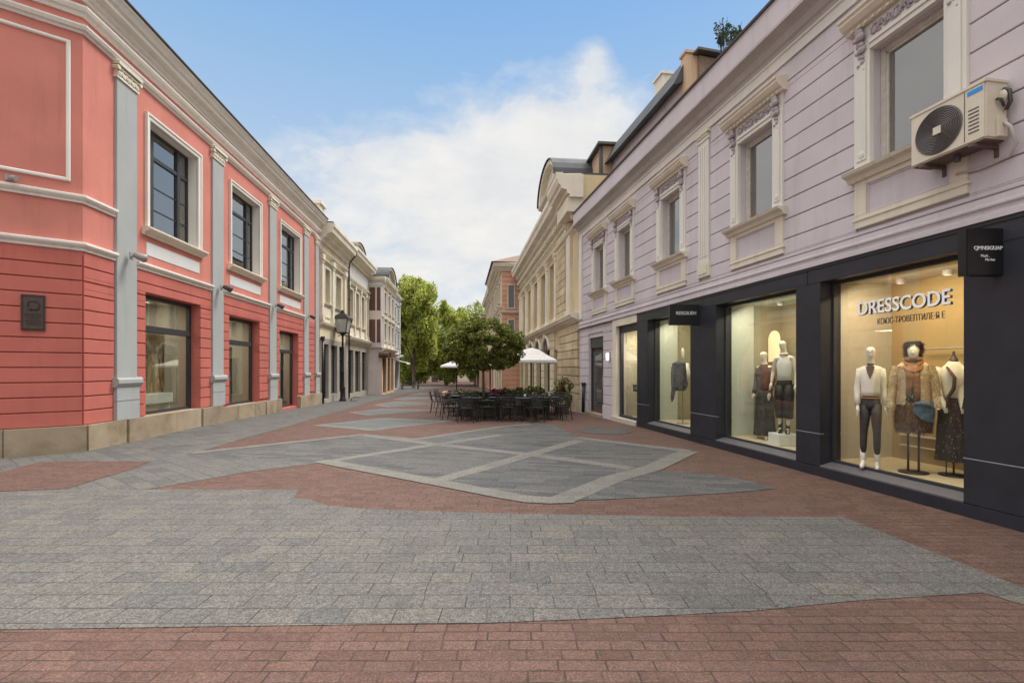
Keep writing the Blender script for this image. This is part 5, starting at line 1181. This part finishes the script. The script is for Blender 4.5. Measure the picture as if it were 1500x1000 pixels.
def leaf_obj(name, v, mat, parent):
    org = np.array(root_of(parent).location); v = v - org; n = len(v) // 4
    me = bpy.data.meshes.new(name); me.vertices.add(len(v)); me.vertices.foreach_set('co', v.astype(np.float32).ravel())
    me.loops.add(n * 4); me.loops.foreach_set('vertex_index', np.arange(n * 4, dtype=np.int32)); me.polygons.add(n)
    me.polygons.foreach_set('loop_start', np.arange(0, n * 4, 4, dtype=np.int32)); me.update(calc_edges=True); me.validate()
    me.materials.append(MATS[mat]); o = bpy.data.objects.new(name, me); COL.objects.link(o); o.parent = parent; return o
def limbs(mb, base, top, crown, rad, seed, n=9, r0=.12):
    rr = random.Random(seed); b = Vector(base); t = Vector(top)
    mid = b.lerp(t, .5) + Vector((rr.uniform(-.06, .06), rr.uniform(-.06, .06), 0)) * (t - b).length * .3
    mb.tube([b, b + Vector((0, 0, .15)), mid, t, t + Vector((0, 0, rad[2] * .7))], [r0 * 1.35, r0 * 1.05, r0 * .9, r0 * .7, r0 * .25], 9)
    for i in range(n):
        a = i * 2.4 + rr.random(); k = rr.uniform(.45, .9); e = Vector(crown) + Vector((math.cos(a) * rad[0] * k, math.sin(a) * rad[1] * k, rr.uniform(-.3, .7) * rad[2]))
        s = t + Vector((0, 0, rr.uniform(-.1, .4) * rad[2])); m = s.lerp(e, .5) + Vector((0, 0, rad[2] * .12)); mb.tube([s, m, e], [r0 * .42, r0 * .25, r0 * .08], 6)
def tree(name, label, x, y, zc, rad, trunk_h, n, size, mat, seed, r0=.15, group=None, nclump=60, bark='bark', **kw):
    g = gz(y); t = thing(name, label, 'tree', (x, y, g), group)
    mb = MB(); limbs(mb, (x, y, g - .05), (x, y, g + trunk_h), (x, y, zc), rad, seed, 9, r0); mb.build('trunk', bark, t, True)
    leaf_obj('crown', leaf_cloud(n, (x, y, zc), rad, size, seed, nclump, **kw), mat, t); return t
X = (708 - 750) / F * 17.4
tree('round_tree', 'small clipped tree with a dense round crown rising from the cafe planters', X, 17.4, 2.47, (1.38, 1.38, .98), 1.6, 34000, .055, 'leaf_round', 5, .055, nclump=230, shell=.70, csize=.15, flat=.80)
tl = [(-12.4, 62, 7.9, (3.3, 3.6, 6.1), 3.0, 19000, .24, 'leaf_far', 11, 'tall bright green tree just beyond the last grey house on the left'),
      (-10.4, 78, 6.0, (4.5, 4.4, 6.4), 3, 17000, .27, 'leaf_far', 12, 'broad round green tree in the middle of the street end'),
      (-6.6, 88, 7.0, (5.2, 4.8, 6.4), 3, 16000, .28, 'leaf_far_dark', 13, 'dark green tree right of the broad round one'),
      (-16.5, 80, 5.6, (4.6, 4.6, 6.5), 3, 16000, .28, 'leaf_far_dark', 14, 'dark green tree behind the tall bright one on the left'),
      (-20, 100, 6.0, (6, 5, 7), 3, 12000, .36, 'leaf_far', 15, 'far bright green tree on the left at the street end'),
      (-4.9, 72, 4.6, (3.2, 3.0, 4.6), 2.5, 14000, .22, 'leaf_far_dark', 16, 'lower dark tree half hidden behind the small round cafe tree'),
      (-2.5, 104, 5, (6, 5, 5.4), 3, 12000, .34, 'leaf_far', 17, 'far green tree on the right at the street end'),
      (-12.2, 104, 5, (6, 5, 6.0), 3, 12000, .34, 'leaf_far_dark', 18, 'farthest dark tree in the middle of the street end')]
for (x, y, zc, rad, th, n, s, m, sd, lab) in tl: tree('street_tree', lab, x, y, zc, rad, th, n, s, m, sd, .22, 'trees at the end of the street', nclump=120, bark='bark_pale', shell=.45, csize=.2)
# small bush growing on the roof edge at the right
for i, (px, py, Y, h, lab) in enumerate([(1058, 62, 12.6, .62, 'leafy sapling growing on the roof edge, left of the pair'), (1078, 62, 12.2, .5, 'leafy sapling growing on the roof edge, right of the pair')]):
    x = (px - 750) / F * Y; z = EYE + (540 - py - 8) / F * Y; t = thing('roof_plant', lab, 'plant', (x, Y, z - .75), 'saplings on the roof')
    mb = MB(); v = []
    for k in range(5):
        a = k * 1.3; e = (x + .16 * math.cos(a), Y + .16 * math.sin(a), z + h * (.7 + .1 * k)); mb.tube([(x, Y, z - .75), (x + .05 * math.cos(a), Y + .05 * math.sin(a), z + .1), e], [.016, .01, .004], 5)
        v.append(leaf_cloud(70, (e[0] * .7 + x * .3, e[1] * .7 + Y * .3, z + h * .5), (.12, .12, h * .5), .05, 30 + k + i * 9, 12, .2, csize=.4))
    mb.build('stem', 'bark', t); leaf_obj('foliage', np.concatenate(v), 'leaf_roof', t)
# low roof block that carries the saplings
o = thing('roof_block', 'low lilac roof block behind the parapet where the saplings grow', 'roof', RWb.P(12.5, 0, 7.8)); mb = MB(); RWb.box(mb, 11.4, 14.1, -3.5, -.3, 7.7, 9.15); mb.build('wall', 'lilac', o); mb = MB(); RWb.box(mb, 11.3, 14.15, -3.6, -.2, 9.15, 9.22); mb.build('roof', 'roof_metal', o)
# ---------------------------------------------------------------- street lamp
X, Y = (502 - 750) / F * 28.6, 28.6; g = gz(Y)
t = thing('street_lamp', 'black cast iron street lamp with a square glass lantern on the left pavement', 'street lamp', (X, Y, g))
mb = MB(); mb.lathe((X, Y, g), [(.20, 0), (.20, .1), (.15, .16), (.13, .7), (.16, .74), (.10, .85), (.085, 1.6), (.11, 1.66), (.07, 1.75), (.055, 3.75), (.08, 3.8), (.04, 3.9)], 14); mb.build('post', 'black_metal', t, True)
mb = MB(); mb.tube([(X - .28, Y, g + 3.78), (X, Y, g + 3.88), (X + .28, Y, g + 3.78)], .025, 6); mb.lathe((X, Y, g + 3.86), [(.06, 0), (.32, .1), (.32, .14)], 4); mb.build('bracket', 'black_metal', t)
def sq(r, z): return [(X + r * a, Y + r * b, g + z) for a, b in ((-1, -1), (1, -1), (1, 1), (-1, 1))]
mb = MB(); mb.loft([sq(.26, 4.0), sq(.40, 4.75)]); mb.build('lantern_glass', 'lamp_glass', t)
mb = MB()
for k in range(4): mb.tube([sq(.265, 4.0)[k], sq(.405, 4.75)[k]], .028, 5)
mb.loft([sq(.47, 4.75), sq(.47, 4.80), sq(.25, 5.02), sq(.12, 5.10), sq(.04, 5.3)]); mb.build('lantern_roof', 'black_metal', t)
# hoop and bench
x, y = (519 - 750) / F * 29, 29.0; g = gz(y); t = thing('bike_hoop', 'low dark metal hoop standing on the pavement near the street lamp', 'bike stand', (x, y, g)); mb = MB(); mb.tube([(x - .18, y, g), (x - .18, y, g + .16), (x, y, g + .22), (x + .35, y, g + .2)], .02, 6); mb.build('hoop', 'black_metal', t, True); mb = MB(); mb.box(x - .25, x + .1, y - .12, y + .12, g, g + .02); mb.build('foot', 'black_metal', t)
x, y = -11.6, 56.0; g = gz(y); t = thing('park_bench', 'dark wooden bench on the pavement at the far end of the left row', 'bench', (x, y, g))
mb = MB(); [mb.box(x - 1.1, x + 1.1, y - .3 + k * .13, y - .2 + k * .13, g + .42, g + .46) for k in range(5)]; mb.build('seat', 'wood_bench', t)
mb = MB(); [mb.box(x - 1.1, x + 1.1, y + .33, y + .37, g + .55 + k * .13, g + .64 + k * .13) for k in range(3)]; mb.build('backrest', 'wood_bench', t)
for s in (-.9, .9): mb = MB(); mb.box(x + s - .04, x + s + .04, y - .3, y - .22, g, g + .42); mb.box(x + s - .04, x + s + .04, y + .3, y + .37, g, g + .9); mb.build('leg', 'black_metal', t)
# ---------------------------------------------------------------- cafe
def chair():
    t = thing('cafe_chair', 'x', 'chair', (0, 0, 0), 'black metal cafe chairs')
    mb = MB()
    for k in range(6): mb.box(-.21, .21, -.20 + k * .07, -.15 + k * .07, .44, .458)
    mb.tube([(-.22, -.22, .445), (.22, -.22, .445), (.22, .22, .445), (-.22, .22, .445), (-.22, -.22, .445)], .012, 6); mb.build('seat', 'black_metal', t)
    for sx in (-1, 1):
        mb = MB(); mb.tube([(sx * .22, -.20, .445), (sx * .25, -.23, 0)], .014, 6); mb.build('leg', 'black_metal', t)
        mb = MB(); mb.tube([(sx * .21, .21, .445), (sx * .25, .28, 0)], .014, 6); mb.build('leg', 'black_metal', t)
        mb = MB(); mb.tube([(sx * .23, -.2, .45), (sx * .27, -.19, .64), (sx * .28, -.05, .67), (sx * .26, .22, .68)], .014, 6); mb.build('armrest', 'black_metal', t)
    mb = MB(); mb.tube([(-.21, .21, .445), (-.23, .27, .70), (-.19, .30, .84), (0, .32, .87), (.19, .30, .84), (.23, .27, .70), (.21, .21, .445)], .014, 6)
    for k in range(5): z = .53 + k * .062; yy = .225 + (z - .45) * .2; mb.tube([(-.215, yy, z), (0, yy + .05, z), (.215, yy, z)], .016, 5)
    mb.build('backrest', 'black_metal', t); return t
def table():
    t = thing('cafe_table', 'x', 'table', (0, 0, 0), 'black cafe tables')
    mb = MB(); mb.lathe((0, 0, .715), [(.36, 0), (.375, .008), (.375, .022), (.36, .03)], 24); mb.build('table_top', 'black_metal', t)
    mb = MB(); mb.tube([(0, 0, .02), (0, 0, .71)], .028, 8); mb.build('pedestal', 'black_metal', t)
    mb = MB()
    for k in range(4): a = k * math.pi / 2 + .78; mb.tube([(0, 0, .07), (.28 * math.cos(a), .28 * math.sin(a), .012)], .016, 6)
    mb.build('foot', 'black_metal', t); return t
TB = [(-1.32, 16.0, 0, 4, 'front left'), (-.42, 16.35, .5, 4, 'front row second'), (.42, 16.0, .3, 4, 'front row third'), (1.22, 16.6, .8, 4, 'front right'),
      (-1.9, 17.9, .3, 4, 'second row left'), (-2.35, 19.9, .1, 4, 'third row left'), (.7, 17.9, .1, 3, 'second row right'), (1.35, 18.6, 1.0, 3, 'back right'), (-2.65, 22.0, .5, 3, 'farthest left')]
c0_ = t0_ = None; rc = random.Random(3)
for (x, y, ph, k, w) in TB:
    lab = 'round black cafe table, %s one of the terrace counted from the left' % w if 'row' in w else 'round black cafe table, %s one of the terrace' % w
    if t0_ is None: t0_ = table(); t0_.location = (x, y, gz(y)); t0_['label'] = lab
    else: dup(t0_, (x, y, gz(y)), ph, lab)
    for j in range(k):
        a = ph + j * 2 * math.pi / k + rc.uniform(-.2, .2); r = rc.uniform(.52, .66); cx, cy = x + r * math.cos(a), y + r * math.sin(a)
        sn, cs = math.sin(a), math.cos(a)
        side = ' '.join(q for q in (('near' if sn < -.38 else 'far' if sn > .38 else ''), ('right' if cs > .38 else 'left' if cs < -.38 else '')) if q)
        lab = 'black slatted chair at the %s side of the %s cafe table' % (side, w)
        rz_ = a - math.pi / 2 + rc.uniform(-.15, .15)
        if c0_ is None: c0_ = chair(); c0_.location = (cx, cy, gz(cy)); c0_.rotation_euler = (0, 0, rz_); c0_['label'] = lab
        else: dup(c0_, (cx, cy, gz(cy)), rz_, lab)
for i, (x, y, lab) in enumerate([(.42, 15.98, 'small clear glass on the second table from the right'), (1.25, 16.35, 'small clear glass on the front right table'), (.75, 17.9, 'small clear glass on the second row right table'), (1.4, 18.6, 'small clear glass on the back right table')]):
    mb = MB(); mb.lathe((x, y, gz(y) + .746), [(.03, 0), (.038, .11), (.034, .11), (.028, .01)], 10); o = mb.build('drinking_glass', 'lamp_glass', smooth=True); tag(o, lab, 'glass', 'glasses on the cafe tables')
# tablecloth table on the far left
x, y = -2.65, 22.0; mb = MB(); mb.box(x - .42, x + .42, y - .42, y + .42, gz(y) + .748, gz(y) + .76)
for (a, b, c, d) in ((x - .43, x + .43, y - .43, y - .42), (x - .43, x + .43, y + .42, y + .43), (x - .43, x - .42, y - .43, y + .43), (x + .42, x + .43, y - .43, y + .43)): mb.box(a, b, c, d, gz(y) + .55, gz(y) + .76)
o = mb.build('tablecloth', 'pink_cloth'); tag(o, 'coral and white tablecloth on the farthest left cafe table', 'tablecloth')
def planter(x, y, L, rz, lab, h=.5, kind='leaf_shrub', fl=None, ph=.5):
    g = gz(y); t = thing('flower_planter', lab, 'planter', (x, y, g), 'planters round the cafe')
    W = Wall((x - math.cos(rz) * L / 2, y - math.sin(rz) * L / 2), (math.cos(rz), math.sin(rz)), (math.sin(rz), -math.cos(rz)))
    mb = MB(); W.box(mb, 0, L, -.18, .18, g + .03, g + h); W.box(mb, -.02, L + .02, -.2, .2, g + h - .05, g + h); mb.build('box', 'planter', t, bevel=.006)
    mb = MB(); W.box(mb, .03, L - .03, -.15, .15, g + h, g + h + .012); mb.build('soil', 'soil', t)
    c = W.P(L / 2, 0, g + h + ph * .45)
    leaf_obj('foliage', leaf_cloud(int(2600 * L), c, (L * .55 * abs(math.cos(rz)) + .2, .26 + L * .5 * abs(math.sin(rz)), ph * .62), .055, int(x * 100) % 97 + 3, 26, .25, csize=.34), kind, t)
    if fl: leaf_obj('blossoms', leaf_cloud(330, (c[0], c[1] - .1, c[2] + ph * .32), (L * .38, .26, ph * .35), .055, int(x * 50) % 91 + 5, 7, .4, csize=.28, elong=1.1), fl, t)
PL = [(-1.55, 18.1, .9, .05, 'black planter with green shrubs at the left of the terrace', .5, 'leaf_shrub', None, .55), (-.62, 17.9, .8, 0, 'black planter with purple leaves and pink blossoms near the tree trunk', .55, 'leaf_purple', 'petal_pink', .5),
      (.05, 18.3, .95, 0, 'black planter with dense green shrubs in the middle of the terrace', .5, 'leaf_shrub', None, .6), (.75, 19.3, .9, 0, 'black planter with rust coloured blossoms right of the middle', .5, 'leaf_shrub', 'petal_rust', .55),
      (1.15, 20.0, .7, 0, 'black planter with a low round bush by the sandstone wall', .5, 'leaf_round', None, .4), (1.92, 18.9, .5, 0, 'tall leafy plant in a black planter at the right end of the cafe', .5, 'leaf_shrub', 'petal_rust', .95),
      (-1.0, 17.3, .8, .0, 'low black planter with fresh green leaves in front of the tree trunk', .35, 'leaf_shrub', None, .35)]
for p in PL: planter(p[0], p[1], p[2], p[3], p[4], .32, p[6], p[7], p[8] * 1.05 + .05)
def parasol(x, y, hw, zt, zb, lab, tilt=0):
    g = gz(y); t = thing('parasol', lab, 'parasol', (x, y, g), 'cream cafe parasols'); mb = MB(); mb.tube([(x, y, g + .05), (x, y, zt - .03)], .03, 8); mb.build('pole', 'black_metal', t)
    mb = MB(); mb.box(x - .3, x + .3, y - .3, y + .3, g, g + .06); mb.build('base', 'black_metal', t)
    def s4(r, z, n=8): return [p for k in range(4) for p in [((x + r * ((-1, 1, 1, -1)[k] * (1 - q) + (1, 1, -1, -1)[k] * q)), (y + r * ((-1, -1, 1, 1)[k] * (1 - q) + (-1, 1, 1, -1)[k] * q)), z - .04 * r * math.sin(math.pi * q) * 0 + tilt * (r * ((-1, 1, 1, -1)[k] * (1 - q) + (1, 1, -1, -1)[k] * q))) for q in [j / n for j in range(n)]]]
    mb = MB(); mb.loft([s4(hw, zb - .10), s4(hw, zb), s4(hw * .62, zb + (zt - zb) * .42), s4(hw * .3, zb + (zt - zb) * .85), s4(.03, zt)], cap=False); mb.build('canopy', 'canvas', t)
    mb = MB()
    for a, b in ((-1, -1), (1, -1), (1, 1), (-1, 1)): mb.tube([(x, y, zt - .08), (x + a * hw * .97, y + b * hw * .97, zb - .02 + tilt * a * hw)], .012, 5)
    mb.build('ribs', 'black_metal', t)
parasol((778 - 750) / F * 20.6, 20.6, 1.0, 2.52, 2.0, 'large cream parasol nearest the sandstone building, right of the round tree')
parasol((669 - 750) / F * 27.5, 27.5, .8, 2.12, 1.82, 'small cream parasol farthest left, under the tree crown')
parasol((718 - 750) / F * 25, 25, .85, 2.10, 1.78, 'small tilted cream parasol behind the tree trunk', .12)
t = thing('flag_lamp', 'x', 'lamp', (0, 0, 0)); bpy.data.objects.remove(t)
# ---------------------------------------------------------------- sky, sun, camera
w = bpy.data.worlds.new('World'); SC.world = w; w.use_nodes = True; nt = w.node_tree; nt.nodes.clear()
out = N(nt, 'ShaderNodeOutputWorld'); bg = N(nt, 'ShaderNodeBackground'); bg.inputs[1].default_value = .1
SUN_EL, SUN_AZ = R(54), R(50)             # azimuth clockwise from +Y
sky = N(nt, 'ShaderNodeTexSky'); sky.sky_type = 'NISHITA'; sky.sun_disc = False; sky.sun_elevation = SUN_EL; sky.sun_rotation = SUN_AZ; sky.air_density = 1.0; sky.dust_density = .6; sky.ozone_density = 1.2
tc = N(nt, 'ShaderNodeTexCoord'); sp = N(nt, 'ShaderNodeSeparateXYZ'); nt.links.new(tc.outputs['Generated'], sp.inputs[0])
def M(op, a, b=None, c=None, clamp=False):
    n = N(nt, 'ShaderNodeMath', operation=op, use_clamp=clamp)
    for i, v in enumerate((a, b, c)):
        if v is None: continue
        if isinstance(v, (int, float)): n.inputs[i].default_value = v
        else: nt.links.new(v, n.inputs[i])
    return n.outputs[0]
ZEN = (20, 19.4, 18.6)
# cloud deck coordinates (plane above the street)
zz = M('ADD', M('MAXIMUM', sp.outputs[2], 0), .22)
cb = N(nt, 'ShaderNodeCombineXYZ'); nt.links.new(M('DIVIDE', sp.outputs[0], zz), cb.inputs[0]); nt.links.new(M('DIVIDE', sp.outputs[1], zz), cb.inputs[1])
n1 = noise(nt, cb.outputs[0], .85, 9, .58, .35); n2 = noise(nt, cb.outputs[0], 3.4, 7, .62, .2)
def bump_at(px, py, width, amp):      # a bank of cloud centred on one direction of the sky
    v = Vector(((px - 750) / F, 1, (540 - py) / F)).normalized()
    d = N(nt, 'ShaderNodeVectorMath', operation='DOT_PRODUCT'); nt.links.new(tc.outputs['Generated'], d.inputs[0]); d.inputs[1].default_value = v
    ang = M('ARCCOSINE', M('MINIMUM', d.outputs['Value'], .99999)); return M('MULTIPLY', M('SUBTRACT', 1.0, M('MINIMUM', M('DIVIDE', ang, width), 1.0)), amp)
bank = M('ADD', bump_at(820, 225, .32, .34), M('ADD', bump_at(540, 255, .26, .16), bump_at(872, 85, .07, .26)))
bank = M('ADD', bank, bump_at(720, 330, .45, .2))
fld = M('ADD', M('ADD', M('MULTIPLY', n1, .72), M('MULTIPLY', n2, .50)), M('SUBTRACT', bank, .09))
blue_cut = M('MULTIPLY', M('MAXIMUM', M('SUBTRACT', sp.outputs[2], .36), 0), 1.5)
fld = M('SUBTRACT', fld, blue_cut)
fld = M('ADD', fld, M('MULTIPLY', M('MAXIMUM', M('SUBTRACT', M('ABSOLUTE', sp.outputs[0]), .52), 0), 3.0))
fld = M('ADD', fld, M('MULTIPLY', M('MAXIMUM', M('SUBTRACT', 0, sp.outputs[1]), 0), .8))
cl = ramp(nt, fld, [(.52, 0), (.61, .35), (.68, .8), (.80, 1)])
clf = N(nt, 'ShaderNodeSeparateColor'); nt.links.new(cl, clf.inputs[0])
shade = ramp(nt, n2, [(.3, (4.8, 4.9, 5.05)), (.65, (5.75, 5.65, 5.5))])
bluehaze = ramp(nt, sp.outputs[2], [(.0, (4.9, 5.05, 5.25)), (.18, (4.2, 4.75, 5.25)), (.36, (2.9, 3.95, 5.2)), (.60, (1.5, 2.95, 5.1)), (1, (1.2, 2.5, 4.8))])
base = mixc(nt, .92, sky.outputs[0], bluehaze)
col = mixc(nt, clf.outputs[0], base, shade)
# unseen bright overcast added towards the zenith to lift walls and ground
zen = ramp(nt, sp.outputs[2], [(.62, 0), (.80, 1)])
zs = N(nt, 'ShaderNodeSeparateColor'); nt.links.new(zen, zs.inputs[0])
col = mixc(nt, zs.outputs[0], col, ZEN)
nt.links.new(col, bg.inputs[0]); nt.links.new(bg.outputs[0], out.inputs[0])
S = bpy.data.lights.new('sun', 'SUN'); S.energy = 2.0; S.angle = R(20); S.color = (1, .95, .88)
so = bpy.data.objects.new('sun', S); COL.objects.link(so); dirv = Vector((math.sin(SUN_AZ) * math.cos(SUN_EL), math.cos(SUN_AZ) * math.cos(SUN_EL), math.sin(SUN_EL)))
so.rotation_euler = dirv.to_track_quat('Z', 'Y').to_euler()
cam = bpy.data.cameras.new('camera'); co = bpy.data.objects.new('camera', cam); COL.objects.link(co); co.location = (0, 0, EYE); co.rotation_euler = (R(90), 0, 0)
cam.sensor_width = 36; cam.lens = 36 * F / 1500; cam.shift_y = 40 / 1500; cam.clip_end = 2000; cam.clip_start = .05
SC.camera = co
SC.view_settings.view_transform = 'Standard'; SC.view_settings.look = 'None'; SC.view_settings.exposure = .66; SC.view_settings.gamma = 1
SC.cycles.max_bounces = 6; SC.cycles.transparent_max_bounces = 10
